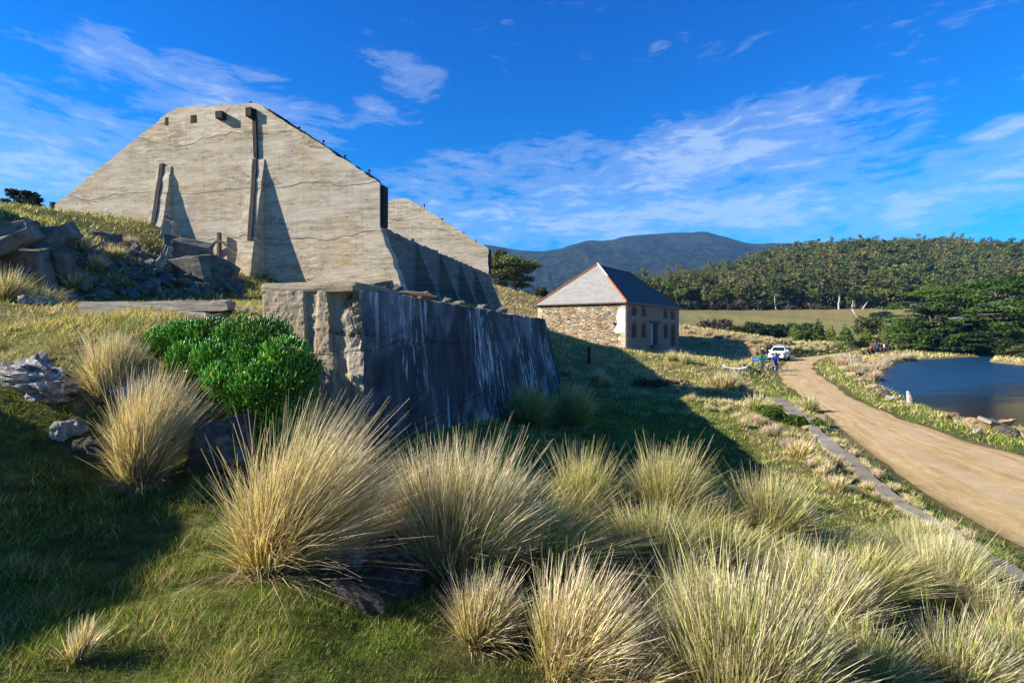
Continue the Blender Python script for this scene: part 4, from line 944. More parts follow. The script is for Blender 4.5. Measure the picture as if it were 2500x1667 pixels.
# ---------------------------------------------------------------- vegetation builders
def crown_cards(g, clumps, n, size, base, var=0.25, up=0.5, shell=0.55, flat=1.0):
    """n leaf sprays spread through ellipsoid clumps (x,y,z,rx,ry,rz): crossed small folded faces"""
    cl = np.array(clumps, float); vol = (cl[:, 3] * cl[:, 4] * cl[:, 5]) ** 0.67
    k = g.choice(len(cl), n, p=vol / vol.sum())
    dv = g.normal(size=(n, 3)); dv /= np.linalg.norm(dv, axis=1)[:, None]
    rr = (shell + (1 - shell) * g.random(n)) * (0.75 + 0.45 * g.random(n)) 
    P = cl[k, :3] + dv * cl[k, 3:6] * rr[:, None]
    nrm = dv * 0.7 + g.normal(size=(n, 3)) * 0.65 + np.array([0, 0, up]); nrm /= np.linalg.norm(nrm, axis=1)[:, None]
    a = np.cross(nrm, g.normal(size=(n, 3))); a /= np.linalg.norm(a, axis=1)[:, None]; b = np.cross(nrm, a)
    s = size * (0.5 + g.random(n))[:, None]
    a = a * s; b = b * s * (0.45 + 0.5 * g.random(n))[:, None]; b[:, 2] *= flat
    c = nrm * s * 0.25
    V = np.stack([P - a, P - b + c, P + a, P + b - c * 0.3], 1).reshape(-1, 3)
    F = np.arange(4 * n).reshape(n, 4)
    ct = 1 + (g.random(len(cl)) - 0.5) * var * 1.6
    cc = np.array(base) * (ct[k] * (1 + (g.random(n) - 0.5) * var))[:, None]
    cc[:, 0] *= 1 + (g.random(n) - 0.5) * 0.25
    return V, F, np.repeat(np.clip(cc, 0.004, 1), 4, 0)
def limbs(mb, base, h, r, clumps, g, lean=(0, 0), fork=0.4, n=6):
    top = Vector((base[0] + lean[0], base[1] + lean[1], base[2] + h * fork))
    mid = Vector(base).lerp(top, 0.5) + Vector((g.uniform(-.05, .05) * h, g.uniform(-.05, .05) * h, 0))
    mb.tube([Vector(base) - Vector((0, 0, 0.4)), Vector(base) + Vector((0, 0, .05)), mid, top], [r * 1.35, r * 1.1, r * 0.85, r * 0.7], n)
    for c in clumps:
        e = Vector(c[:3]); m = top.lerp(e, 0.5) + Vector((g.uniform(-.06, .06) * h, g.uniform(-.06, .06) * h, -0.03 * h))
        mb.tube([top - Vector((0, 0, .1 * r)), m, e], [r * 0.55, r * 0.35, r * 0.12], 5)
def tree_mesh(name, seed, h, w, base, n, card, kind='gum'):
    """one mesh with trunk and crown material slots, for far trees"""
    g = np.random.default_rng(seed); cl = []
    if kind == 'gum':
        for k in range(9):
            a = g.uniform(0, 6.28); q = math.sqrt(g.random()) * w * 0.36; z = h * g.uniform(0.50, 0.92) - q * 0.25
            s = g.uniform(0.16, 0.26); cl.append((q * math.cos(a), q * math.sin(a), z, w * s, w * s, h * g.uniform(.07, .12)))
    elif kind == 'cone':
        for k in range(9):
            q = k / 8; rr = w * 0.5 * (1 - q) ** 0.8 + 0.05 * w; cl.append((g.uniform(-.05, .05) * w, g.uniform(-.05, .05) * w, h * (0.10 + 0.84 * q), rr, rr, h * 0.12))
    else:
        for k in range(8):
            a = g.uniform(0, 6.28); q = math.sqrt(g.random()) * w * 0.35; s = g.uniform(.2, .3)
            cl.append((q * math.cos(a), q * math.sin(a), h * g.uniform(.25, .78), w * s, w * s, h * .2))
    V, F, C = crown_cards(g, cl, n, card, base)
    mb = MB(); limbs(mb, (0, 0, 0), h, h * 0.018 if kind == 'gum' else h * 0.014, cl[:5], g, (g.uniform(-.08, .08) * h, 0), 0.45 if kind == 'gum' else 0.15, 5)
    o = len(V); TV = np.array([tuple(p) for p in mb.v]); TF = [f if len(f) == 4 else None for f in mb.f]; TF = np.array([f for f in TF if f]) + o
    C2 = np.ones((len(TV), 3)) * 0.3
    return np.r_[V, TV], np.r_[F, TF], np.r_[C, C2], np.r_[np.zeros(len(F)), np.ones(len(TF))].astype(int)

# ---------------------------------------------------------------- forest on the hill
GUMS = []
gcol = [(0.125, 0.150, 0.036), (0.090, 0.122, 0.032), (0.165, 0.178, 0.042), (0.100, 0.118, 0.034), (0.190, 0.188, 0.055), (0.068, 0.092, 0.024), (0.140, 0.178, 0.040), (0.165, 0.152, 0.050)]
for k in range(8):
    h = [12, 14, 11, 15, 10, 13, 12, 16][k]; GUMS.append(tree_mesh('gum', 100 + k, h, h * [0.75, .7, .9, .62, .95, .8, .85, .6][k], gcol[k], 300, 0.62))
g = np.random.default_rng(5); cand = []
Yc = 192.0
while Yc < 475:
    stp = 6.2 + 0.006 * (Yc - 190); xs_ = np.arange(0.235 * Yc, 1.18 * Yc, stp)
    for x in xs_: cand.append((x + g.uniform(-.42, .42) * stp, Yc + g.uniform(-.45, .45) * stp))
    Yc += stp * 0.95
cand = np.array(cand); cz_ = terr(cand[:, 0], cand[:, 1])
clear = fbm(cand[:, 0] / 30, cand[:, 1] / 30, 77, 3)
keep = (clear > -0.42) ; cand = cand[keep]; cz_ = cz_[keep]
order = np.argsort(cand[:, 1] + 0.25 * np.abs(cand[:, 0] / cand[:, 1] - 0.65) * 100 + g.uniform(-8, 8, len(cand)))
gum_me = [np_mesh('gum_tree', V, F, [M['leaf'], M['palebark'] if k % 4 == 1 else M['bark']], col=C, fmat=fm) for k, (V, F, C, fm) in enumerate(GUMS)]
NI = 300
for q, idx in enumerate(order[:NI]):
    k = int(g.integers(0, 8)); o = bpy.data.objects.new('gum_tree', gum_me[k]); s = g.uniform(0.75, 1.15)
    o.location = (*cand[idx], cz_[idx] - 0.1); o.rotation_euler = (0, 0, g.uniform(0, 6.28)); o.scale = (s * g.uniform(.9, 1.15), s, s * g.uniform(.85, 1.1)); COL.objects.link(o)
    tag(o, 'olive green gum tree in the front rows of the forest on the hillside', 'tree', 'gum trees along the foot of the forest')
VV, FF, CC, MM = [], [], [], []; off = 0
for idx in order[NI:]:
    V, F, C, fm = GUMS[int(g.integers(0, 8))]
    nq = int((fm == 0).sum() * (0.85 if cand[idx, 1] < 330 else 0.65)); Fq = F[:nq]
    a = g.uniform(0, 6.28); s = g.uniform(0.7, 1.15); ca, sa = math.cos(a) * s, math.sin(a) * s
    Vq = V[:nq * 4]; X = Vq[:, 0] * ca - Vq[:, 1] * sa + cand[idx, 0]; Yq = Vq[:, 0] * sa + Vq[:, 1] * ca + cand[idx, 1]; Z = Vq[:, 2] * s * g.uniform(.85, 1.1) + cz_[idx]
    VV.append(np.c_[X, Yq, Z]); FF.append(Fq + off); CC.append(C[:nq * 4] * g.uniform(.9, 1.5)); off += nq * 4
np_o = np_obj('forest', np.concatenate(VV), np.concatenate(FF), [M['leaf']], col=np.concatenate(CC))
tag(np_o, 'dense olive green gum forest covering the upper hillside', 'forest', None, 'stuff')
# low scrub along the forest foot
sc_me = [np_mesh('scrub_bush', *tree_mesh('b', 300 + k, 3.2, 4.5, [(0.045, 0.058, 0.022), (0.06, 0.06, 0.03), (0.10, 0.085, 0.065)][k], 260, 0.34, 'bush')[:2], [M['leaf'], M['bark']], col=tree_mesh('b', 300 + k, 3.2, 4.5, [(0.045, 0.058, 0.022), (0.06, 0.06, 0.03), (0.10, 0.085, 0.065)][k], 260, 0.34, 'bush')[2]) for k in range(3)]
for k in range(64):
    u = g.uniform(0.26, 0.98); Yd = 186 + g.uniform(-3, 6); o = bpy.data.objects.new('scrub_bush', sc_me[k % 3]); s = g.uniform(.7, 1.5)
    o.location = (u * Yd, Yd, zat(u * Yd, Yd)); o.scale = (s, s, s * g.uniform(.7, 1.2)); o.rotation_euler = (0, 0, g.uniform(0, 6.28)); COL.objects.link(o)
    tag(o, 'low dark scrub bush along the upper edge of the green paddock', 'bush', 'scrub bushes at the forest foot')
def put(V, F, C, fm, name, px, py, Yd, label, cat, group=None, s=1.0, rz=0.0, mats=None):
    me = np_mesh(name, V, F, mats or [M['leaf'], M['bark']], col=C, fmat=fm); o = bpy.data.objects.new(name, me); x = (px - CX) / FPX * Yd
    o.location = (x, Yd, zat(x, Yd) - 0.05); o.scale = (s,) * 3; o.rotation_euler = (0, 0, rz); COL.objects.link(o); return tag(o, label, cat, group)
# rows of young conifers below the paddock
cone_v = [tree_mesh('c', 400 + k, 5.0, 4.3, [(0.15, 0.22, 0.034), (0.085, 0.14, 0.03), (0.20, 0.25, 0.045), (0.11, 0.175, 0.032)][k], 1100, 0.20, 'cone') for k in range(4)]
cone_me = [np_mesh('young_conifer', V, F, [M['leaf'], M['bark']], col=C, fmat=fm) for V, F, C, fm in cone_v]
crow = [(1935, 790, 843, 0), (1958, 792, 842, 1), (1995, 780, 840, 1), (2020, 795, 838, 2), (2048, 792, 838, 3), (2078, 797, 842, 1), (2105, 800, 843, 2), (2128, 790, 840, 0), (2150, 797, 842, 2), (1975, 800, 838, 3), (2170, 795, 842, 3), (2190, 792, 842, 1)]
for (px, pt_, pb_, k) in crow:
    Yd = 97; o = bpy.data.objects.new('young_conifer', cone_me[k]); x = (px - CX) / FPX * Yd; hh = (pb_ - pt_) / FPX * Yd
    zb = (HY - pb_) / FPX * Yd; zb = min(zb, zat(x, Yd)); o.location = (x, Yd + g.uniform(-2, 2), zb); s = hh / 5.0; o.scale = (s, s, s); o.rotation_euler = (0, 0, g.uniform(0, 6)); COL.objects.link(o)
    tag(o, ['bright green cone shaped young conifer in the row beyond the road bend', 'dark green young conifer in the row beyond the road bend', 'yellow green cone shaped young conifer in the row beyond the road bend', 'mid green young conifer in the row beyond the road bend'][k], 'tree', ['bright green conifers in the row', 'dark green conifers in the row', 'yellow green conifers in the row', 'mid green conifers in the row'][k])
bush_v = [tree_mesh('b', 420 + k, 4.2, 4.6, [(0.04, 0.055, 0.022), (0.05, 0.075, 0.022)][k], 900, 0.22, 'bush') for k in range(2)]
bush_me = [np_mesh('dark_bush', V, F, [M['leaf'], M['bark']], col=C, fmat=fm) for V, F, C, fm in bush_v]
for k in range(16):
    px = 1795 + k * 13 + g.uniform(-4, 4); Yd = 104 + g.uniform(-2, 3); x = (px - CX) / FPX * Yd; o = bpy.data.objects.new('dark_bush', bush_me[k % 2]); s = g.uniform(.75, 1.15)
    zt = (HY - g.uniform(783, 795)) / FPX * Yd; o.location = (x, Yd, min(zat(x, Yd), zt - 4.2 * s + 0.6)); o.scale = (s, s, s); o.rotation_euler = (0, 0, g.uniform(0, 6)); COL.objects.link(o)
    tag(o, 'dark green bush in the hedge row left of the cone shaped conifers', 'bush', 'dark bushes in the hedge row')
put(*tree_mesh('b', 431, 6.5, 6.5, (0.075, 0.095, 0.025), 1600, 0.26, 'bush'), 'round_tree', 2122, 770, 112, 'round olive green tree standing above the row of young conifers', 'tree', s=1.0)
put(*tree_mesh('b', 432, 3.2, 4.6, (0.045, 0.062, 0.022), 1200, 0.2, 'bush'), 'dark_bush', 1808, 797, 92, 'lone dark bush on the golden slope right of the stone barn', 'bush')
put(*tree_mesh('b', 433, 4.2, 7.0, (0.10, 0.08, 0.062), 1200, 0.25, 'bush'), 'dead_thicket', 1748, 785, 100, 'grey brown leafless thicket on the slope right of the barn', 'bush')
# leaning gum and bleached dead trunk in the paddock
def paddock_tree(px, pyb, Yd, lean, label, seed, h=8.5):
    x = (px - CX) / FPX * Yd; r = empty('paddock_gum', (x, Yd, zat(x, Yd)), 0, label, 'tree'); g2 = np.random.default_rng(seed)
    cl = [(lean * .6 + g2.uniform(-1.7, 1.7), g2.uniform(-1.4, 1.4), h * g2.uniform(.62, .95), 1.7, 1.6, .9) for _ in range(7)]
    mb = MB(); limbs(mb, (0, 0, 0), h, 0.32, cl, g2, (lean, 0), .45, 7); mb.build('trunk', M['palebark'], r, smooth=True)
    V, F, C = crown_cards(g2, cl, 1300, .3, (0.07, 0.085, 0.028)); np_obj('crown', V, F, M['leaf'], r, col=C)
paddock_tree(2096, 782, 150, -2.0, 'gum tree with a pale leaning trunk standing in the green paddock', 61)
paddock_tree(2048, 762, 178, 0.3, 'gum tree with a white forked trunk at the top of the paddock', 62, 11)
x = (2104 - CX) / FPX * 170; mb = MB(); mb.tube([(0, 0, 0), (1.6, .2, 2.3), (3.2, .3, 4.6)], [0.45, .35, .12], 7); mb.tube([(3.6, 0, 0.1), (5.2, .3, 1.0), (6.3, .2, .3)], [0.16, .2, .08], 6)
o = mb.build('fallen_log', M['palebark'], None, True); o.scale = (.7,) * 3; o.location = (x, 170, zat(x, 170)); tag(o, 'bleached white fallen dead trunk propped at the paddock edge', 'dead tree')

# ---------------------------------------------------------------- cypress grove: layered horizontal plates
def cypress(px, Yd, h, w, seed, label, base=(0.075, 0.14, 0.022), nplate=46, nc=9000, px_shift=0, bare=0.25):
    g2 = np.random.default_rng(seed); x = (px - CX) / FPX * Yd; z = zat(x, Yd); r = empty('cypress_tree', (x, Yd, z), 0, label, 'tree'); cl = []
    for k in range(nplate):
        q = (k + .5) / nplate; zz = h * (0.16 + 0.80 * q); R_ = w * 0.5 * (1 - max(0, (q - 0.45) / 0.55) ** 2 * 0.72) * (0.7 + 0.3 * min(1, q * 4))
        a = g2.uniform(0, 6.28); rr = R_ * (0.35 + 0.6 * math.sqrt(g2.random()))
        cl.append((rr * math.cos(a), rr * math.sin(a), zz - 0.06 * rr, w * g2.uniform(.10, .17), w * g2.uniform(.10, .17), h * g2.uniform(.022, .040)))
    for _ in range(16):
        a = g2.uniform(0, 6.28); q = math.sqrt(g2.random()) * w * .30; cl.append((q * math.cos(a), q * math.sin(a), h * g2.uniform(.06, .62), w * .17, w * .17, h * .10))
    for _ in range(12):
        a = g2.uniform(0, 6.28); cl.append((w * .40 * math.cos(a), w * .40 * math.sin(a), h * g2.uniform(.05, .35), w * .13, w * .13, h * .06))
    V, F, C = crown_cards(g2, cl, int(nc * 1.7), 0.24, tuple(v * .82 for v in base), 0.5, 1.1, .25)
    np_obj('crown', V, F, M['leaf'], r, col=C)
    mb = MB(); rt = h * 0.035
    for s_ in range(3):
        top = (g2.uniform(-.12, .12) * w, g2.uniform(-.1, .1) * w, h * .8); mb.tube([(g2.uniform(-.02, .02) * w, 0, -.5), (g2.uniform(-.04, .04) * w, 0, h * .25), top], [rt * 1.2, rt * .8, rt * .2], 8)
    for c in cl[::2]: mb.tube([(0, 0, max(.6, c[2] - .10 * h)), ((c[0]) * .5, c[1] * .5, c[2] - .03 * h), c[:3]], [rt * .35, rt * .22, rt * .05], 5)
    mb.build('trunk', M['bark'], r, True)
    if bare:
        mb = MB()
        for k in range(60):
            a = g2.uniform(0, 6.28); q = g2.uniform(.2, .7); rr = w * .42 * g2.uniform(.75, 1.05); c = Vector((rr * math.cos(a), rr * math.sin(a), h * q)); mb.tube([c * 0.45 + Vector((0, 0, h * q * .5)), c + Vector((0, 0, g2.uniform(-.4, .4)))], [.06, .02], 4)
        mb.build('dead_branches', bark_grey, r)
    return r
bark_grey = bark('grey_dead_wood', (0.15, 0.135, 0.12), (0.34, 0.31, 0.28))
cypress(2288, 86, 9.0, 11.5, 71, 'dark green spreading cypress at the left end of the grove by the pond')
cypress(2330, 92, 12.6, 22, 72, 'tallest broad cypress with flat green layers in the middle of the grove', (0.10, 0.19, 0.022), 60, 12000)
cypress(2440, 95, 13.0, 22, 73, 'broad cypress with grey bare lower branches right of the tallest cypress', (0.09, 0.175, 0.022), 60, 11000, bare=1)
cypress(2550, 90, 12.2, 22, 74, 'cypress cut by the right edge of the view with grey bare branches', (0.085, 0.165, 0.022), 52, 10000, bare=1)
cypress(2352, 84, 5.5, 11, 75, 'small low dark cypress at the water edge in front of the tall ones', (0.045, 0.085, 0.02), 26, 5000)
for (px, Yd, h, w, lab) in [(2462, 73, 3.4, 4.2, 'rounded dark green bush at the pond corner by the right edge'), (2490, 70, 2.2, 4.0, 'low olive bush on the right pond bank'), (2430, 82, 1.6, 3.0, 'low light green bush below the cypresses at the far shore')]:
    put(*tree_mesh('b', int(px), h, w, (0.075, 0.10, 0.028) if h < 3 else (0.045, 0.07, 0.02), 1600, .16, 'bush'), 'shore_bush', px, 0, Yd, lab, 'bush')

# ---------------------------------------------------------------- left hill trees and the clump behind the ruin
def clump_tree(px, Yd, h, w, seed, label, base, nc=3500, card=.16, zoff=0):
    x = (px - CX) / FPX * Yd; r = empty('she_oak', (x, Yd, zat(x, Yd) + zoff), 0, label, 'tree'); g2 = np.random.default_rng(seed)
    cl = []
    for _ in range(24):
        a = g2.uniform(0, 6.28); q = math.sqrt(g2.random()) * w * .36; cl.append((q * math.cos(a), q * math.sin(a) * .8, h * (.24 + .68 * g2.random()) - q * .15, w * g2.uniform(.13, .20), w * .16, h * g2.uniform(.08, .13)))
    mb = MB(); limbs(mb, (0, 0, 0), h, h * .03, cl[:8], g2, (g2.uniform(-.1, .1) * w, 0), .35, 7); mb.build('trunk', M['bark'], r, True)
    V, F, C = crown_cards(g2, cl, nc, card, base, .35); np_obj('crown', V, F, M['leaf'], r, col=C)
clump_tree(38, 55, 2.7, 3.0, 81, 'left tree of the dark pair on the grassy hill crest', (0.020, 0.032, 0.012), 2600, .11, -.2)
clump_tree(78, 54, 2.5, 2.5, 82, 'right tree of the dark pair on the grassy hill crest', (0.020, 0.032, 0.012), 2200, .11, -.2)
clump_tree(1258, 95, 7.4, 13.0, 83, 'broad olive tree behind the far end of the concrete ruin', (0.12, 0.14, 0.04), 6500, .22)
clump_tree(1190, 98, 7.6, 9.0, 84, 'olive tree half hidden behind the farther gable', (0.11, 0.13, 0.04), 5000, .22)
put(*tree_mesh('b', 85, 2.2, 3.6, (0.05, 0.06, 0.024), 900, .16, 'bush'), 'hill_bush', 1312, 0, 92, 'small dark bush on the golden hillside right of the olive tree', 'bush')
put(*tree_mesh('b', 86, 1.4, 2.6, (0.05, 0.06, 0.024), 600, .14, 'bush'), 'hill_bush', 1330, 0, 88, 'smallest low bush on the golden hillside just left of the barn roof', 'bush')

# ---------------------------------------------------------------- tussock grass
def tussock(seed, n, h, spread, lean=(0.12, 0.04), wid=0.0030, col_lo=(0.27, 0.25, 0.05), col_mid=(0.52, 0.42, 0.15), col_hi=(0.70, 0.55, 0.32), droop=0.22, green=0.0, nseg=4, dead=0.25, rad=0.13):
    g2 = np.random.default_rng(seed)
    th = g2.uniform(0, 2 * math.pi, n); q = np.sqrt(g2.random(n))
    bx = np.cos(th) * q * rad; by = np.sin(th) * q * rad
    out = q * spread * (0.30 + 0.75 * g2.random(n) ** 1.3); L = h * (0.55 + 0.5 * g2.random(n)) * (1 - 0.22 * q)
    nb = 7; bi = g2.integers(0, nb, n); ba = g2.uniform(0, 6.28, nb); bt = g2.uniform(.02, .34, nb) * spread; bh = g2.uniform(.78, 1.12, nb); L = L * bh[bi]
    az2 = th + g2.normal(0, .35, n)
    dx = np.cos(az2) * out + np.cos(ba)[bi] * bt[bi] + lean[0] * h * (0.6 + .8 * g2.random(n)); dy = np.sin(az2) * out + np.sin(ba)[bi] * bt[bi] + lean[1] * h
    dr = droop * q * g2.random(n) ** 1.6 * h
    stalk = g2.random(n) < 0.05; L = np.where(stalk, h * (0.92 + .26 * g2.random(n)), L); low = g2.random(n) < 0.07; L = np.where(low, L * .55, L); dx = np.where(low, dx * 1.15, dx)
    kx, ky = g2.normal(0, .10 * h, n), g2.normal(0, .10 * h, n)
    fa = g2.uniform(0, math.pi, n); wx, wy = np.cos(fa), np.sin(fa)
    w0 = wid * (0.6 + .8 * g2.random(n)); V = np.zeros((n, nseg + 1, 2, 3))
    for k in range(nseg + 1):
        s = k / nseg; zz = L * s - dr * s ** 3; ox = bx + dx * (0.5 * s + 0.5 * s ** 2.0) + kx * s * (1 - s); oy = by + dy * (0.5 * s + 0.5 * s ** 2.0) + ky * s * (1 - s)
        w = w0 * (1 - s) ** 0.6 * (1.0 if k else 1.0) + 0.0006
        for e, sg_ in enumerate((-1, 1)): V[:, k, e, 0] = ox + sg_ * wx * w; V[:, k, e, 1] = oy + sg_ * wy * w; V[:, k, e, 2] = zz - .02
    idx = np.arange(n)[:, None] * (nseg + 1) * 2 + np.arange(nseg)[None] * 2
    F = np.stack([idx, idx + 1, idx + 3, idx + 2], -1).reshape(-1, 4)
    isg = g2.random(n) < green; isd = (g2.random(n) < dead * (0.4 + q))
    s = np.linspace(0, 1, nseg + 1)[None, :, None]; lo, mi, hi = [np.array(c_)[None, None] for c_ in (col_lo, col_mid, col_hi)]
    C = np.where(s < .5, lo + (mi - lo) * s * 2, mi + (hi - mi) * (s * 2 - 1)) * (0.7 + .6 * g2.random((n, 1, 1)))
    C = np.where(isg[:, None, None], np.array((0.24, 0.31, 0.045))[None, None] * (0.6 + .8 * s), C)
    C = np.where(isd[:, None, None], np.array((0.46, 0.37, 0.25))[None, None] * (0.5 + .6 * g2.random((n, 1, 1))), C)
    C = np.repeat(C[:, :, None, :], 2, 2).reshape(-1, 3)
    return V.reshape(-1, 3), F, C
def skirt(seed, n, rad, h, col=(0.45, 0.36, 0.20)):
    """short dead blades drooping round the foot of a tussock"""
    return tussock(seed, n, h, rad * 1.3, (0.05, 0), 0.004, tuple(c * .6 for c in col), col, col, 1.1, .15, 3, .6, rad)
GRP = 'tussocks in the foreground'
def place_tussock(x, y, seed, n, h, spread, label, rz=0.0, sk=True, name='tussock_grass', **kw):
    V, F, C = tussock(seed, n, h, spread, **kw)
    if sk:
        V2, F2, C2 = skirt(seed + 1, n // 6, kw.get('rad', .13) * 1.5, h * .28); F = np.r_[F, F2 + len(V)]; V = np.r_[V, V2]; C = np.r_[C, C2]
    o = np_obj(name, V, F, M['blade'], col=C); o.location = (x, y, zat(x, y)); return tag(o, label, 'grass clump', None)
def tz(px, py, z): p = ptz(px, py, z); return p[0], p[1]
def tground(px, py, Y0=1.5, Y1=90):
    """where the ground is met along a photo direction"""
    Ys = Y0 * (Y1 / Y0) ** np.linspace(0, 1, 700); u = (px - CX) / FPX; v = (HY - py) / FPX
    dz = v * Ys - terr(u * Ys, Ys); k = np.argmax(dz < 0); return u * Ys[k], Ys[k]
straw = dict(col_lo=(0.22, 0.20, 0.03), col_mid=(0.72, 0.59, 0.25), col_hi=(0.95, 0.82, 0.60))
grn = dict(col_lo=(0.10, 0.14, 0.02), col_mid=(0.40, 0.44, 0.09), col_hi=(0.84, 0.70, 0.40))
pale = dict(col_lo=(0.13, 0.16, 0.03), col_mid=(0.54, 0.54, 0.15), col_hi=(0.95, 0.82, 0.58))
FG = [  # px, py of the base, blades, height, spread, lean, colour, green share, radius, label
    (675, 1400, 4000, 1.18, 0.66, (.26, .05), straw, .10, .15, 'largest golden tussock, leaning right in front of the pillar foot'),
    (345, 1185, 2600, 1.12, 0.42, (.14, .03), straw, .08, .11, 'tall golden tussock below the boulder and left of the largest tussock'),
    (268, 975, 1700, 0.74, 0.30, (.05, .02), straw, .08, .12, 'upright straw tussock growing beside the lichened white rock'),
    (1120, 1400, 4200, 1.12, 0.58, (.10, .05), straw, .22, .26, 'wide straw tussock right of the largest one with a dead grey stalk bundle'),
    (1060, 1335, 1800, 0.92, 0.50, (-.05, .05), straw, .15, .16, 'thin leaning tussock in front of the foot of the dark wall'),
    (1300, 1400, 2200, 0.72, 0.75, (.24, .0), grn, .35, .22, 'low greenish tussock swept to the right between two straw ones'),
    (1420, 1270, 2600, 0.88, 0.45, (.02, .02), grn, .25, .18, 'upright greenish tussock nearest the middle of the shaded hollow'),
    (1625, 1275, 2800, 0.95, 0.48, (.04, .02), grn, .28, .18, 'spiky greenish tussock standing against the dark shaded hollow'),
    (1590, 1400, 2600, 0.68, 0.44, (.05, -.02), grn, .38, .24, 'bushy green tussock in front of the spiky one'),
    (1760, 1400, 2200, 0.56, 0.42, (.15, .0), grn, .42, .22, 'low green tussock left of the pale upright clump'),
    (1870, 1330, 2800, 0.85, 0.52, (.03, .02), grn, .25, .20, 'pale tipped upright tussock at the right end of the hollow shadow'),
    (1385, 1640, 2300, 0.66, 0.30, (.24, .05), straw, .14, .16, 'straw tussock leaning right at the bottom middle of the slope'),
    (1170, 1560, 1300, 0.46, 0.26, (.10, .04), straw, .16, .11, 'small straw tussock beside the dark gully'),
    (1800, 1740, 3600, 0.98, 0.46, (.02, .0), pale, .22, .26, 'biggest pale tussock in the lower right corner group'),
    (1990, 1540, 2800, 0.74, 0.40, (.10, .0), pale, .25, .22, 'pale tussock behind the biggest one of the lower right group'),
    (2110, 1450, 2400, 0.56, 0.42, (.24, -.02), grn, .40, .22, 'green gold tussock swept right behind the lower right group'),
    (2290, 1470, 2600, 0.76, 0.42, (.10, .0), pale, .30, .22, 'whitish tussock beside the concrete path'),
    (2420, 1560, 2400, 0.62, 0.42, (.05, .0), pale, .30, .22, 'pale tussock overhanging the near end of the concrete path'),
    (2330, 1690, 2400, 0.60, 0.38, (.10, .0), pale, .32, .2, 'pale tussock cut by the bottom edge near the right corner'),
    (2480, 1690, 2400, 0.62, 0.38, (.0, .0), grn, .4, .2, 'green tussock in the very bottom right corner'),
    (2110, 1690, 1800, 0.50, 0.36, (.12, .0), grn, .35, .15, 'short green tussock right of the biggest pale tussock'),
    (1600, 1640, 1300, 0.42, 0.40, (.14, .0), straw, .2, .14, 'low dry tussock left of the biggest pale tussock'),
    (1510, 1690, 1200, 0.35, 0.36, (.10, .0), straw, .2, .14, 'low dry tussock cut by the bottom edge of the slope'),
    (930, 1255, 800, 0.36, 0.24, (.08, .02), grn, .4, .08, 'small bright green gold tuft below the foot of the dark wall'),
    (870, 1340, 1100, 0.50, 0.32, (.14, .0), straw, .1, .12, 'thin dry tuft right of the largest tussock'),
    (190, 1615, 160, 0.24, 0.12, (.12, .02), straw, .05, .03, 'tiny dry tuft alone on the shaded turf'),
    (1700, 1320, 1800, 0.55, 0.50, (.10, .0), grn, .3, .18, 'low tussock between the spiky and the pale tipped ones'),
    (2010, 1370, 2000, 0.46, 0.40, (.18, .0), grn, .35, .2, 'low green tussock in the middle of the right hand slope'),
    (1905, 1450, 2200, 0.52, 0.40, (.08, .0), grn, .35, .2, 'mid height green gold tussock above the biggest pale one'),
    (2255, 1335, 2000, 0.55, 0.45, (.06, .0), pale, .3, .18, 'pale tussock hiding the middle of the concrete path'),
    (2330, 1400, 2000, 0.60, 0.45, (.06, .0), pale, .3, .18, 'pale tussock at the path side above the bottom right group'),
    (2200, 1390, 2000, 0.55, 0.5, (.12, .0), grn, .35, .18, 'green gold tussock a step left of the path side ones'),
    (1680, 1540, 2000, 0.56, 0.36, (.10, .0), grn, .3, .18, 'green gold tussock directly left of the biggest pale tussock'),
]
for k, (px, py, n, h, sp_, ln, colr, grs, rd, lab) in enumerate(FG):
    x, y = tground(px, py); place_tussock(x, y, 500 + 7 * k, int(n * 1.45), h * .93, sp_, lab, lean=ln, green=grs, rad=rd, **colr)
for (px, py, h, lab) in [(1290, 1040, 1.15, 'left of two dark shaded tussocks at the foot of the retaining wall'), (1398, 1040, 1.25, 'right of two dark shaded tussocks at the foot of the retaining wall')]:
    x, y = tground(px, py, 8); place_tussock(x, y, 800 + px, 2400, h, .65, lab, lean=(.03, 0), green=.3, rad=.25, wid=.008, **grn)
for (px, py, h, n, Y, lab) in [(15, 725, .62, 900, 8.3, 'green gold tuft on the lawn edge under the left slab'), (98, 727, .42, 500, 8.5, 'dry tuft behind the lawn crest below the rubble')]:
    x = (px - CX) / FPX * Y; place_tussock(x, Y, 900 + px, n, h, .35, lab, green=.25, rad=.12, wid=.005, **straw)
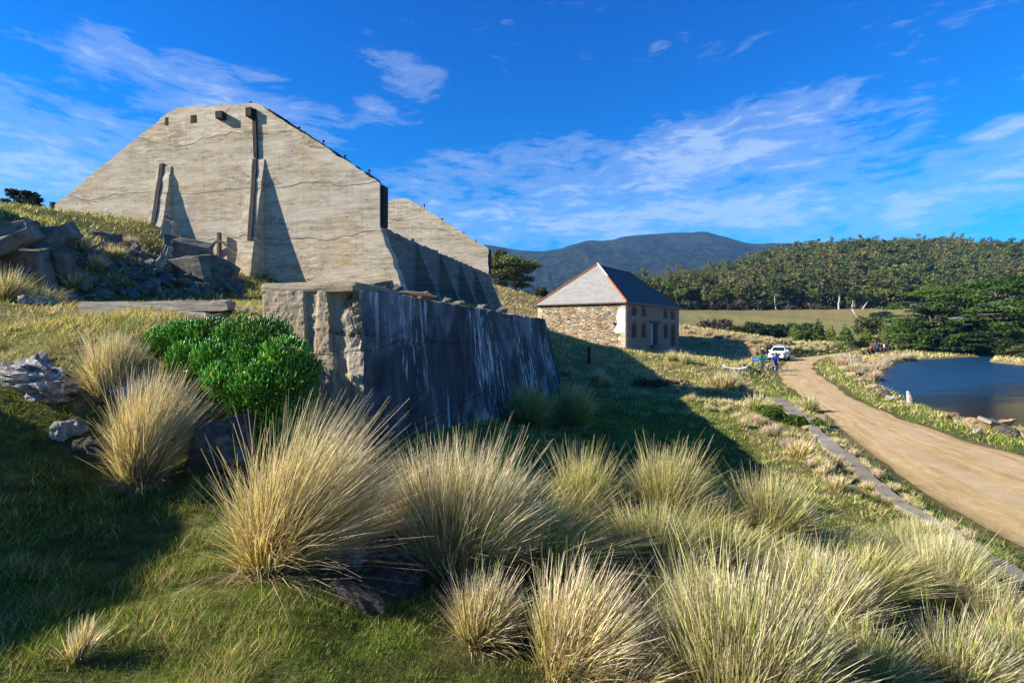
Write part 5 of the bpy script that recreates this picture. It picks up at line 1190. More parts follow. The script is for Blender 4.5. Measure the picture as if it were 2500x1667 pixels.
# mid-distance tussocks: a few meshes reused
MIDV = [tussock(950 + k, 420, 1.0, .5, (.10, 0), .016, **[straw, pale, dict(col_lo=(0.40, 0.30, 0.20), col_mid=(0.62, 0.48, 0.36), col_hi=(0.80, 0.64, 0.50))][k % 3], green=.05 if k % 3 else .12, nseg=3, rad=.22) for k in range(6)]
MIDM = [np_mesh('tussock_grass', V, F, M['blade'], col=C) for V, F, C in MIDV]
def mid(x, y, k, s, label, group=None):
    o = bpy.data.objects.new('tussock_grass', MIDM[k]); o.location = (x, y, zat(x, y)); o.scale = (s * g.uniform(.9, 1.3), s * g.uniform(.9, 1.3), s * g.uniform(.8, 1.1)); o.rotation_euler = (0, 0, g.uniform(-.5, .5)); COL.objects.link(o); return tag(o, label, 'grass clump', group)
for (px, py, k, s, lab) in [(1455, 944, 0, 1.15, 'sunlit straw tussock alone on the bank below the dark post'), (1385, 918, 3, .8, 'small sunlit tussock beside the far end of the retaining wall'), (1478, 946, 1, .8, 'shorter pale tussock right beside the lone sunlit one on the bank'),
        (1640, 882, 4, 1.2, 'left pale tussock of the pair in front of the barn door'), (1672, 890, 1, 1.1, 'right pale tussock of the pair in front of the barn door'), (1775, 950, 0, 1.2, 'yellow straw tussock near the driftwood log'), (1750, 945, 3, 1.0, 'golden tussock just left of the one near the driftwood log'),
        (1812, 958, 2, .7, 'dark tussock in the shade right of the golden pair'), (1848, 1003, 4, 1.0, 'windswept pale tussock at the far end of the concrete path'), (1975, 1004, 1, .9, 'windswept pale tussock between concrete path and road'), (1992, 1036, 2, .6, 'short dry tuft between concrete path and road'),
        (1955, 1120, 0, .8, 'dark green reed tuft on the bank left of the concrete path')]:
    x, y = tground(px, py, 12); mid(x, y, k, s, lab)
for k in range(70):                                              # golden slope right of the barn
    px = g.uniform(1670, 2060); q = g.random(); py = np.interp(px, [1670, 1850, 2060], [800, 826, 858]) + q * np.interp(px, [1670, 1850, 2060], [40, 30, 6]); x, y = tground(px, py, 30, 120)
    if sdist(ROAD_LOW, np.array([x]), np.array([y]))[0] > 1: mid(x, y, int(g.integers(0, 6)), g.uniform(.45, .95), 'small dry tussock on the golden slope between barn and conifers', 'tussocks on the golden slope')
for k in range(46):                                              # reeds along the pond edge
    q = g.random(); e0 = [(2070, 872), (2172, 899)] ; px = g.uniform(2045, 2240); py = np.interp(px, [2045, 2140, 2240], [900, 935, 878]) - g.uniform(0, 1) * np.interp(px, [2045, 2140, 2240], [26, 55, 6]); x, y = tground(px, py, 20, 110)
    P1 = (np.array([x]), np.array([y]))
    if sdist(POND, *P1)[0] > .2 and sdist(ROAD_LOW, *P1)[0] > 1.5: mid(x, y, [2, 5, 2, 1][k % 4], g.uniform(.7, 1.3), 'pinkish dry reed clump between the road bend and the pond', 'reed clumps by the pond')
for k in range(44):                                              # bank along the path
    px = g.uniform(1600, 2130); py = np.interp(px, [1600, 1760, 1900, 2130], [925, 990, 1060, 1240]) + g.uniform(-14, 30); x, y = tground(px, py, 6, 60)
    P1 = (np.array([x]), np.array([y]))
    if sdist(KERB_LOW, *P1)[0] > .4 and sdist(ROAD_LOW, *P1)[0] > .6: mid(x, y, int(g.integers(0, 6)), g.uniform(.25, .5), 'low dry grass tuft on the bank beside the concrete path', 'dry tufts on the path bank')

for k in range(64):                                              # weeds creeping over the path edges
    P_ = (KL if k % 2 else KR)[int(g.integers(2, 56))]; mid(P_[0] + g.uniform(-.10, .10) + (-.1 if k % 2 else .1), P_[1] + g.uniform(-.1, .1), int(g.integers(0, 6)), g.uniform(.14, .30), 'small weed tuft creeping over the edge of the concrete path', 'weed tufts on the path edge')

# ---------------------------------------------------------------- turf (uncountable blades)
def turf(n, r0, r1, a0, a1, hfun, wmul, seed, ok=None):
    g2 = np.random.default_rng(seed); rr = r0 * (r1 / r0) ** g2.random(n); aa = g2.uniform(a0, a1, n); X = rr * np.sin(aa); Y = rr * np.cos(aa)
    X0, Y0 = X, Y
    cl_ = fbm(X * 2.2, Y * 2.2, 55, 3); keep = (sdist(ROAD_LOW, X, Y) > 0.1 + g2.random(n) * .5) & (sdist(KERB_LOW, X, Y) > 0.02) & (sdist(POND, X, Y) > .3)
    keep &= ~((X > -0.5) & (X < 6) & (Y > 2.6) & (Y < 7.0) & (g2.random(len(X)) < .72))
    sdw = sdist(WALLLINE, X, Y); keep &= ~((np.abs(sdw) < .35) & (Y > 6.0) & (X > -3.6) & (Y < 28.5)); X, Y, rr, cl_ = X[keep], Y[keep], rr[keep], cl_[keep]; n = len(X)
    Z = terr(X, Y); dr = dryness(X, Y); L = hfun(rr) * (0.45 + .9 * g2.random(n)) * (1 + cl_ * 1.9); L = np.clip(L, .01, 1.5 * hfun(rr))
    az_ = g2.uniform(0, 6.28, n); bend = L * g2.uniform(.2, 1.0, n); tip = np.c_[X + np.cos(az_) * bend + .25 * L, Y + np.sin(az_) * bend, Z + L * .85]
    fa = g2.uniform(0, 6.28, n); w = wmul * rr * (0.6 + .8 * g2.random(n)); dx, dy = np.cos(fa) * w, np.sin(fa) * w
    V = np.stack([np.c_[X - dx, Y - dy, Z - .01], np.c_[X + dx, Y + dy, Z - .01], tip], 1).reshape(-1, 3); F = np.arange(3 * n).reshape(n, 3)
    st = g2.random(n) < np.clip(dr + cl_ * .9, 0.05, .95)
    C = np.where(st[:, None], np.array((0.74, 0.60, 0.28)), np.array((0.20, 0.30, 0.03))) * (0.55 + .8 * g2.random((n, 1)))
    return V, F, np.repeat(C, 3, 0)
parts = [turf(230000, 1.7, 9, -R(48), R(48), lambda r: 0.034 + .008 * r, .0006, 1), turf(130000, 8, 34, -R(30), R(47), lambda r: .05 + .0040 * r, .00055, 2), turf(80000, 30, 110, -R(8), R(47), lambda r: .10 + .0025 * r, .0006, 3), turf(22000, 8, 60, -R(47), -R(18), lambda r: .05 + .004 * r, .0009, 4)]
off = 0; VV, FF, CC = [], [], []
for V, F, C in parts: VV.append(V); FF.append(F + off); CC.append(C); off += len(V)
tag(np_obj('grass', np.concatenate(VV), np.concatenate(FF), M['blade'], col=np.concatenate(CC)), 'short green and straw coloured turf covering the slopes', 'grass', None, 'stuff')

# ---------------------------------------------------------------- succulent bush over the broken bank
def bush():
    g2 = np.random.default_rng(33); cl = []
    for (px, py, Y, r) in [(400, 815, 5.7, .22), (455, 800, 5.75, .25), (520, 800, 5.75, .28), (590, 800, 5.55, .28), (650, 805, 5.42, .30), (470, 850, 5.5, .25), (540, 860, 5.35, .30), (620, 860, 5.35, .32), (700, 850, 5.22, .28), (735, 900, 5.2, .22), (560, 920, 5.2, .28), (640, 930, 5.15, .32), (710, 930, 5.15, .26), (600, 975, 5.2, .22), (670, 985, 5.2, .26), (730, 975, 5.35, .2), (690, 1030, 5.3, .22), (620, 1010, 5.35, .2)]:
        p = pt(px, py + (26 if py < 900 else 10), Y); r *= .9; cl.append((*p, r, r * .9, r * .8))
    base_ = list(cl)
    for _ in range(34):
        a_, b_ = random.choice(base_), random.choice(base_); q_ = random.uniform(.2, .8)
        if abs(a_[0] - b_[0]) + abs(a_[2] - b_[2]) < .7: cl.append((*[a_[i] * q_ + b_[i] * (1 - q_) + random.uniform(-.10, .10) for i in range(3)], random.uniform(.12, .24), .18, random.uniform(.12, .24)))
    cl = np.array(cl); n = 12500; k = g2.choice(len(cl), n, p=cl[:, 3] ** 2 / (cl[:, 3] ** 2).sum()); dv = g2.normal(size=(n, 3)); dv[:, 1] -= .5; dv[:, 2] += .25; dv /= np.linalg.norm(dv, axis=1)[:, None]
    P = cl[k, :3] + dv * cl[k, 3:6] * (0.80 + .28 * g2.random((n, 1)))
    up = dv * .55 + np.array([.10, -.05, .85]) + g2.normal(size=(n, 3)) * .28; up /= np.linalg.norm(up, axis=1)[:, None]
    a = np.cross(up, g2.normal(size=(n, 3))); a /= np.linalg.norm(a, axis=1)[:, None]; b = np.cross(up, a); L = (0.045 + .035 * g2.random(n))[:, None]; w = L * .17
    rings = [(0, .5), (.45, 1.0), (.8, .85), (1.0, .15)]; V = []
    for (s, q) in rings:
        for (ca, sa) in ((1, 0), (0, 1), (-1, 0), (0, -1)): V.append(P + up * L * s + (a * ca + b * sa * .8) * w * q)
    V = np.stack(V, 1).reshape(-1, 3); F = []
    for r_ in range(3):
        for e in range(4): F.append([r_ * 4 + e, r_ * 4 + (e + 1) % 4, r_ * 4 + 4 + (e + 1) % 4, r_ * 4 + 4 + e])
    F = (np.arange(n)[:, None, None] * 16 + np.array(F)[None]).reshape(-1, 4)
    tone = 0.65 + .7 * g2.random(n); yel = (g2.random(n) < .10)
    C = np.where(yel[:, None], np.array((0.32, 0.38, 0.05)), np.array((0.13, 0.36, 0.035))) * tone[:, None] * g2.uniform(.62, 1.2, len(cl))[k][:, None]
    r = empty('succulent_bush', (0, 0, 0), 0, 'glossy bright green fleshy leaved bush spilling over the bank beside the pillar', 'bush'); r.location = pt(600, 950, 5.4); bpy.context.view_layer.update()
    V = V - np.array(r.location); np_obj('leaves', V, F, M['fleshy'], r, col=np.repeat(C, 16, 0), smooth=True)
    mb = MB()
    for c in cl: e = Vector(c[:3]) - r.location; mb.tube([Vector((.05, .25, -.55)), e * .5 + Vector((0, .15, -.1)), e], [.022, .016, .006], 5)
    mb.build('stems', M['bark'], r)
bush()

# ---------------------------------------------------------------- rocks and rubble
def rock(px, py, Yd, size, m, seed, label, flat=(1, 1, .7), name='rock', cat='rock', group=None, sink=.25, rot=None, rough=.07, onground=True):
    x = (px - CX) / FPX * Yd; z = zat(x, Yd) if onground else (HY - py) / FPX * Yd
    return chunk(name, (x, Yd, z + size * flat[2] * (.5 - sink) if onground else z), size, m, seed, rot or (random.uniform(-.2, .2), random.uniform(-.2, .2), random.uniform(0, 6)), label, cat, group, flat, rough)
rock(60, 0, 5.0, .70, 'rock_white', 1, 'white lichened rough rock at the lawn edge by the left border', (1.3, .8, .40), sink=.35, rough=.15)
rock(140, 0, 5.0, .60, 'rock_white', 2, 'white lichened rough rock between the left border rock and the straw tussock', (1.4, .8, .36), sink=.35, rough=.15)
rock(322, 0, 5.1, .42, 'rock_white', 3, 'pale lichened rock right of the upright straw tussock', (1, .8, .8), sink=.3)
rock(350, 0, 5.25, .36, 'rock_tan', 4, 'tan stone block under the left end of the green bush', (.8, .8, 1.2), sink=.3)
rock(170, 0, 4.7, .26, 'rock_white', 5, 'small grey white stone in the grass below the lichened rocks', (1.2, .8, .7))
rock(235, 0, 4.65, .30, 'rock_dark', 6, 'dark stone in the grass below the straw tussock', (1.3, .8, .6))
rock(545, 0, 4.9, .85, 'rock_dark', 7, 'large rounded dark boulder in the shade under the green bush', (1.2, .8, .75), sink=.2, rough=.03)
rock(450, 0, 5.1, .6, 'rock_dark', 8, 'dark boulder in the shade left of the large rounded boulder', (1, .9, .7), sink=.2, rough=.04)
rock(880, 0, 3.9, .62, 'rock_white', 9, 'flat pale crusted slab low in the gully right of the largest tussock', (1.6, .9, .4), sink=.3)
rock(960, 0, 3.6, .55, 'rock_dark', 10, 'dark slab in the gully under the pale crusted slab', (1.6, .8, .4), sink=.3)
rock(830, 0, 3.2, .50, 'rock_dark', 11, 'dark stone at the lower end of the gully', (1.6, .8, .4), sink=.4)
rock(100, 0, 8.2, .38, 'rock_white', 13, 'pale stone lying under the dry tuft behind the lawn crest', (1.5, .8, .5))
# pond edge boulders
for k, (px, py, s, m, lab) in enumerate([(2175, 975, .55, 'rock_white', 'pale pink stone at the near pond corner'), (2200, 984, .5, 'rock_tan', 'tan stone left of the upright white stone'), (2320, 1020, .7, 'rock_tan', 'brown boulder on the near pond edge right of the white stone'), (2385, 1043, 1.0, 'rock_tan', 'broad tan boulder left of the grey slab at the pond edge'), (2462, 1040, .8, 'rock_tan', 'tan boulder right of the grey slab at the pond edge'), (2452, 1058, .9, 'rock_dark', 'dark boulder in front of the grey slab at the pond edge'), (2490, 1062, 1.1, 'rock_tan', 'orange boulder at the pond edge by the right border'), (2385, 1058, .45, 'rock_white', 'small pale stone in front of the broad tan boulder'), (2345, 1035, .4, 'rock_white', 'small pale stone between the brown and the broad tan boulder'), (2155, 930, .5, 'rock_tan', 'tan stone in the water below the reeds'), (1994, 897, .35, 'rock_white', 'grey stone on the grass at the inside of the road bend')]):
    x, y = tground(px, py, 12, 80); rock(px, 0, y, s * .75, m, 60 + k, lab, (1.3, .9, .7), name='boulder', cat='boulder')
for k in range(14):
    px = np.interp(k, [0, 13], [2060, 2160]); py = np.interp(k, [0, 13], [905, 968]) + random.uniform(-8, 4); x, y = tground(px, py, 12, 90); rock(px, 0, y, random.uniform(.35, .8), ['rock_tan', 'rock_dark', 'rock_tan'][k % 3], 90 + k, ['tan stone of the rough bank between grass verge and reeds', 'dark stone of the rough bank between grass verge and reeds', 'brownish stone of the rough bank between grass verge and reeds'][k % 3], (1.3, .9, .6), group=['tan bank stones', 'dark bank stones', 'brownish bank stones'][k % 3])
x, y = tground(2221, 988, 12, 60); mb = MB(); mb.tube([(0, 0, -.2), (.02, 0, .45), (-.14, 0, 1.0), (-.2, 0, 1.12)], [.26, .24, .13, .05], 9); o = mb.build('standing_stone', M['rock_white'], None, True); o.scale = (.66,) * 3; o.location = (x, y, zat(x, y)); tag(o, 'upright white pointed stone on the near pond edge', 'stone')
x, y = tground(2425, 1046, 12, 60); mb = MB(); mb.rbox((0, 0, 0), (1.15, .5, .14), .02, jit=.01); o = mb.build('concrete_slab', M['pave']); o.location = (x, y, zat(x, y) + .25); o.rotation_euler = (R(18), R(14), .3); tag(o, 'grey flat slab among the boulders at the pond edge', 'slab')
# two green mats and brown patch beside the path
def mat_plant(px, py, r, h, base, label, name='ground_cover', seed=1):
    x, y = tground(px, py, 8, 60); g2 = np.random.default_rng(seed); cl = [(g2.normal() * r * .4, g2.normal() * r * .3, h * .4, r * .4, r * .4, h * .5) for _ in range(9)]; V, F, C = crown_cards(g2, cl, 2600, .045, base, .4, .9, .5)
    o = np_obj(name, V, F, M['leaf'], col=C); o.location = (x, y, zat(x, y)); tag(o, label, 'plant')
mat_plant(1865, 1015, 1.0, .5, (0.13, 0.19, 0.02), 'yellow green low plant mat left of the concrete path', seed=2)
mat_plant(1945, 1040, .65, .5, (0.10, 0.17, 0.02), 'bright green rounded low plant beside the concrete path', seed=3)
mat_plant(1625, 945, 1.7, .5, (0.10, 0.085, 0.04), 'brown low shrub mound at the edge of the hollow shadow', seed=4)

# rubble bank: big named slabs, then the many chunks
def slab(px, py, Yd, size, rot, label, seed, m='rubble'):
    mb = MB(); mb.rbox((0, 0, 0), size, .03, jit=.012, seed=seed, cuts=3); o = mb.build('concrete_slab', M[m]); o.location = pt(px, py, Yd); o.rotation_euler = rot; o.data.materials[0] = M[m]
    for v_ in o.data.vertices:
        q_ = v_.co * 3.0; a_ = np.array; v_.co += v_.co.normalized() * float(fbm(a_([q_.x + seed]), a_([q_.y + q_.z * 1.3]), seed, 4)[0]) * .10
    tag(o, label, 'slab')
slab(18, 572, 9.8, (1.0, .35, .36), (0, R(-14), R(8)), 'dark cut slab highest on the left end of the rubble bank', 1)
slab(15, 600, 9.2, (1.15, .30, .22), (R(20), R(-26), R(5)), 'tilted slab with a sunlit edge under the highest left slab', 2)
slab(122, 592, 10.2, (1.05, .36, .34), (R(15), R(-32), R(12)), 'long square concrete beam tilted down to the left in the rubble', 3)
slab(50, 655, 9.6, (.95, .3, .75), (R(18), R(2), R(5)), 'big upright dark slab standing below the tilted slabs', 4)
slab(135, 640, 10.0, (.6, .3, .55), (R(16), R(12), R(10)), 'dark rounded upright slab right of the big upright slab', 5)
slab(478, 672, 15.5, (1.1, .6, 1.15), (R(15), R(-4), R(-12)), 'largest grey block with vertical ribs at the right foot of the rubble', 6)
slab(470, 612, 16.0, (1.0, .7, .55), (R(20), R(10), R(20)), 'broken block with a pale sunlit top above the ribbed block', 7)
slab(440, 598, 19.0, (1.0, .6, .5), (R(10), R(16), R(30)), 'tilted block on the rubble crest against the gable wall', 8)
slab(415, 562, 19.5, (.42, .42, .75), (R(0), R(10), R(10)), 'short stub post standing upright on the rubble crest', 9, 'pillar')
slab(398, 630, 14.5, (.20, .18, .75), (R(0), R(25), R(10)), 'narrow sunlit concrete stick leaning in the rubble', 10, 'pillar')
slab(100, 568, 11.5, (.9, .4, .22), (R(20), R(-8), R(14)), 'flat slab with a pale top behind the tilted beam', 11)
slab(255, 580, 15.0, (.7, .5, .32), (R(10), R(8), R(10)), 'pale topped block half way along the rubble crest', 12)
slab(545, 655, 17.5, (.9, .6, .5), (R(10), R(30), R(20)), 'block leaning against the middle buttress foot', 13)
slab(560, 690, 15.5, (1.2, .1, .3), (R(10), R(38), R(10)), 'dark plank like slab sloping down behind the low wall', 14)
g = np.random.default_rng(17); chm = [chunk_mesh(200 + k, 14, .05, [(1, .8, .7), (1.3, .7, .5), (.8, 1, .9), (1.1, .9, .45), (1.4, .8, .6), (.9, .6, 1)][k]) for k in range(6)]
chme = []
for bm in chm:
    me = bpy.data.meshes.new('concrete_chunk'); bmesh.ops.recalc_face_normals(bm, faces=bm.faces[:]); bm.to_mesh(me); bm.free(); me.materials.append(M['rubble']); chme.append(me)
edge_t = np.array([(-10.9, 10.6), (-11.9, 13), (-13.5, 17), (-14.2, 21)]); edge_b = np.array([(-8.6, 9.6), (-8.7, 12.5), (-9.3, 16), (-10.8, 20)])
for k in range(285):
    q = g.random() ** .8 * 3; i = min(int(q), 2); f = q - i; s = 0.08 + .92 * g.random() ** 0.8; P = (edge_t[i] * (1 - f) + edge_t[i + 1] * f) * (1 - s) + (edge_b[i] * (1 - f) + edge_b[i + 1] * f) * s
    o = bpy.data.objects.new('concrete_chunk', chme[k % 6]); sz = g.uniform(.16, .62) * (1.15 if q > 1.4 else .8) * (0.55 + .6 * s)
    o.location = (P[0], P[1], zat(P[0], P[1]) + sz * .15); o.scale = (sz * g.uniform(.8, 1.3), sz, sz * g.uniform(.7, 1.1)); o.rotation_euler = tuple(g.uniform(-.9, .9, 2)) + (g.uniform(0, 6.3),); COL.objects.link(o)
    tag(o, 'grey broken concrete chunk lying in the shaded rubble bank', 'rubble', 'broken concrete chunks in the rubble bank')
for k, (px, py, Y, lab) in enumerate([(200, 600, 12, 'dry grass tuft among the rubble left of the stick'), (278, 630, 13, 'pale dry stalks in the middle of the rubble bank'), (310, 560, 17, 'pale dry grass tuft on the rubble crest'), (232, 660, 11.5, 'dark grass tuft at the foot of the rubble bank'), (180, 690, 10.2, 'low dark grass tuft behind the lawn crest')]):
    x = (px - CX) / FPX * Y; mid(x, Y, k % 6, .55, lab)

# ---------------------------------------------------------------- driftwood, post, sign
x, y = tground(1795, 903, 20, 80); mb = MB(); mb.tube([(-1.5, .3, .62), (-1.1, .1, .30), (-.4, 0, .16), (.6, -.1, .13), (1.2, -.1, .22), (1.45, 0, .42)], [.06, .13, .17, .18, .22, .17], 9); mb.tube([(-1.0, .1, .30), (-1.35, -.15, .15), (-1.6, -.1, .4)], [.10, .07, .03], 6); mb.tube([(.5, -.1, .12), (.3, -.5, .05)], [.12, .05], 6)
o = mb.build('driftwood_log', M['drift'], None, True); o.location = (x, y, zat(x, y)); o.rotation_euler = (0, 0, -.15); o.scale = (.62,) * 3; tag(o, 'bleached curved driftwood log on the grass beside the cyclists', 'log')
x, y = tground(1438, 888, 20, 80); mb = MB(); mb.rbox((0, 0, .7), (.26, .22, 1.6), .02, jit=.01, cuts=3); o = mb.build('dark_post', M['dark_timber']); o.scale = (.8, .8, .75); o.location = (x, y, zat(x, y)); tag(o, 'short dark timber post in the shaded grass before the barn', 'post')
x, y = tground(1845, 893, 20, 90); sg_ = empty('blue_sign', (x, y, zat(x, y)), R(-10), 'small blue sign with white lines standing in the shade by the cyclists', 'sign')
MB().rbox((0, 0, .62), (.62, .04, .42), .01).build('panel', M['bluesign'], sg_)
for s in (-.24, .24): MB().box((s, .04, .25), (.05, .05, .6)).build('leg', M['old_timber'], sg_)
mb = MB(); [mb.box((0, -.024, .62 + dz), (.5, .006, .035)) for dz in (-.04, .08)]; mb.build('lettering', M['whitetext'], sg_)
for k in range(5):
    x, y = tground(1800 + k * 11, 888 + k * 5, 20, 80); mb = MB(); mb.rbox((0, 0, .03), (.75, .28, .16), .02, jit=.01); o = mb.build('step_edge', M['old_timber']); o.location = (x, y, zat(x, y)); o.rotation_euler = (0, 0, .2); tag(o, 'low timber step in the grass leading down to the cyclists', 'step', 'timber steps by the cyclists')

# ---------------------------------------------------------------- white pickup
def pickup(px, py_b, Yd):
    x = (px - CX) / FPX * Yd; z = zat(x, Yd); hd = math.atan2(-.795, -.607)
    r = empty('pickup_truck', (x, Yd, z), hd - math.pi / 2 + math.pi, 'white double cab pickup truck parked on the road verge facing the viewer', 'car')   # local -y is forward
    def loft(secs, name, m, parent):
        """secs: (y, halfwidth_low, halfwidth_top, z0, z1)"""
        V = []; F = []
        for (yq, w0, w1, z0, z1) in secs:
            c = .10 * (z1 - z0); V += [(-w0, yq, z0), (-w0 * 1.0 - .02, yq, z0 + (z1 - z0) * .5), (-w1, yq, z1 - c), (-w1 + .08, yq, z1), (w1 - .08, yq, z1), (w1, yq, z1 - c), (w0 + .02, yq, z0 + (z1 - z0) * .5), (w0, yq, z0)]
        for k in range(len(secs) - 1):
            for e in range(8): F.append((k * 8 + e, k * 8 + (e + 1) % 8, k * 8 + 8 + (e + 1) % 8, k * 8 + 8 + e))
        F += [tuple(range(8)), tuple(range(8 * (len(secs) - 1), 8 * len(secs)))[::-1]]
        return MB().add(V, F).build(name, m, parent, bevel=.02)
    body = loft([(-2.55, .78, .76, .55, .92), (-2.45, .86, .82, .45, 1.00), (-1.2, .90, .86, .42, 1.10), (-1.1, .90, .87, .42, 1.12), (.95, .90, .87, .42, 1.12), (1.0, .90, .88, .45, 1.14), (2.5, .88, .87, .48, 1.14), (2.55, .86, .85, .52, 1.10)], 'body', M['whitepaint'], r)
    cab = loft([(-1.05, .84, .80, 1.10, 1.16), (-.45, .82, .66, 1.10, 1.72), (-.2, .82, .67, 1.10, 1.77), (.6, .82, .67, 1.10, 1.76), (.98, .82, .72, 1.10, 1.16)], 'cab', M['whitepaint'], r)
    V = [(-.70, -1.02, 1.20), (.70, -1.02, 1.20), (.58, -.50, 1.66), (-.58, -.50, 1.66)]; MB().add([(a, b - .035, c) for a, b, c in V] + [(a, b + .01, c - .01) for a, b, c in V], [(0, 1, 2, 3), (7, 6, 5, 4), (0, 4, 5, 1), (1, 5, 6, 2), (2, 6, 7, 3), (3, 7, 4, 0)]).build('windscreen', M['glass'], r)
    for s in (-1, 1):
        for (y0, y1) in ((-.55, .0), (.08, .62)):
            V = [(s * .835, y0, 1.20), (s * .835, y1, 1.20), (s * .735, y1, 1.62), (s * .735, y0 + (.22 if y0 < 0 else 0), 1.62)]; MB().add(V + [(a - s * .03, b, c) for a, b, c in V], [(0, 1, 2, 3), (7, 6, 5, 4), (0, 4, 5, 1), (1, 5, 6, 2), (2, 6, 7, 3), (3, 7, 4, 0)]).build('side_window', M['glass'], r)
        for yw in (-1.6, 1.55):
            t_ = MB().ring((s * .80, yw, .37), .27, .115, 24, 8, 'x').build('wheel', M['tyre'], r, True); MB().disc((s * .84, yw, .37), .22, .14, 18, 'x').build('rim', M['alloy'], t_)
            MB().disc((s * .83, yw, .44), .45, .16, 20, 'x').build('wheel_arch', M['black'], r)
        MB().rbox((s * .66, -2.50, .86), (.28, .10, .17), .03).build('headlight', M['lampglass'], r)
        MB().rbox((s * 1.0, -.72, 1.22), (.20, .10, .17), .03).build('mirror', M['whitepaint'], r)
        MB().disc((s * .62, -2.60, .58), .07, .03, 12, 'y').build('fog_lamp', M['black'], r)
    MB().rbox((0, -2.57, .84), (1.02, .08, .24), .02).build('grille', M['black'], r)
    MB().rbox((0, -2.60, .57), (1.66, .14, .26), .05).build('bumper', M['whitepaint'], r); MB().rbox((0, -2.675, .55), (.62, .03, .10), .01).build('air_intake', M['black'], r)
    MB().rbox((0, -.1, 1.80), (1.1, .5, .05), .02).build('roof_rack', M['alloy'], r)
pickup(1903, 879, 62)

# ---------------------------------------------------------------- people and bicycles
SK = plain('skin', (0.50, 0.30, 0.21), 0.6, 0.3); 
def cloth(name, c): return plain(name, c, 0.9, 0.1, vary=.3)
CL = {k: cloth('cloth_' + k, c) for k, c in dict(blue=(0.02, 0.16, 0.33), navy=(0.015, 0.02, 0.05), grey=(0.09, 0.085, 0.085), green=(0.03, 0.22, 0.04), royal=(0.02, 0.09, 0.36), hair=(0.03, 0.02, 0.014), red=(0.35, 0.03, 0.04), white=(0.6, 0.6, 0.6), black=(0.015, 0.015, 0.017)).items()}
def remesh(o, v=.012):
    m = o.modifiers.new('remesh', 'REMESH'); m.mode = 'VOXEL'; m.voxel_size = v; m.use_smooth_shade = True; s = o.modifiers.new('smooth', 'SMOOTH'); s.iterations = 3; s.factor = .5
def hand(mb, w, d, s):
    w = Vector(w); d = Vector(d).normalized(); sd = d.cross(Vector((0, 0, 1))).normalized() if abs(d.z) < .95 else Vector((1, 0, 0)); n = sd.cross(d)
    mb.tube([w, w + d * .05, w + d * .095], [.026, .036, .034], 8)
    for k, L in enumerate((.060, .072, .068, .052)):
        b = w + d * .09 + sd * (-.027 + .018 * k); mb.tube([b, b + d * L * .5 + n * .006, b + d * L * .8 - n * .014, b + d * L * .85 - n * .03], [.0095, .009, .0085, .007], 6)
    b = w + d * .03 + sd * .03 * s; mb.tube([b, b + d * .035 + sd * .025 * s, b + d * .065 + sd * .03 * s - n * .012], [.012, .011, .009], 6)
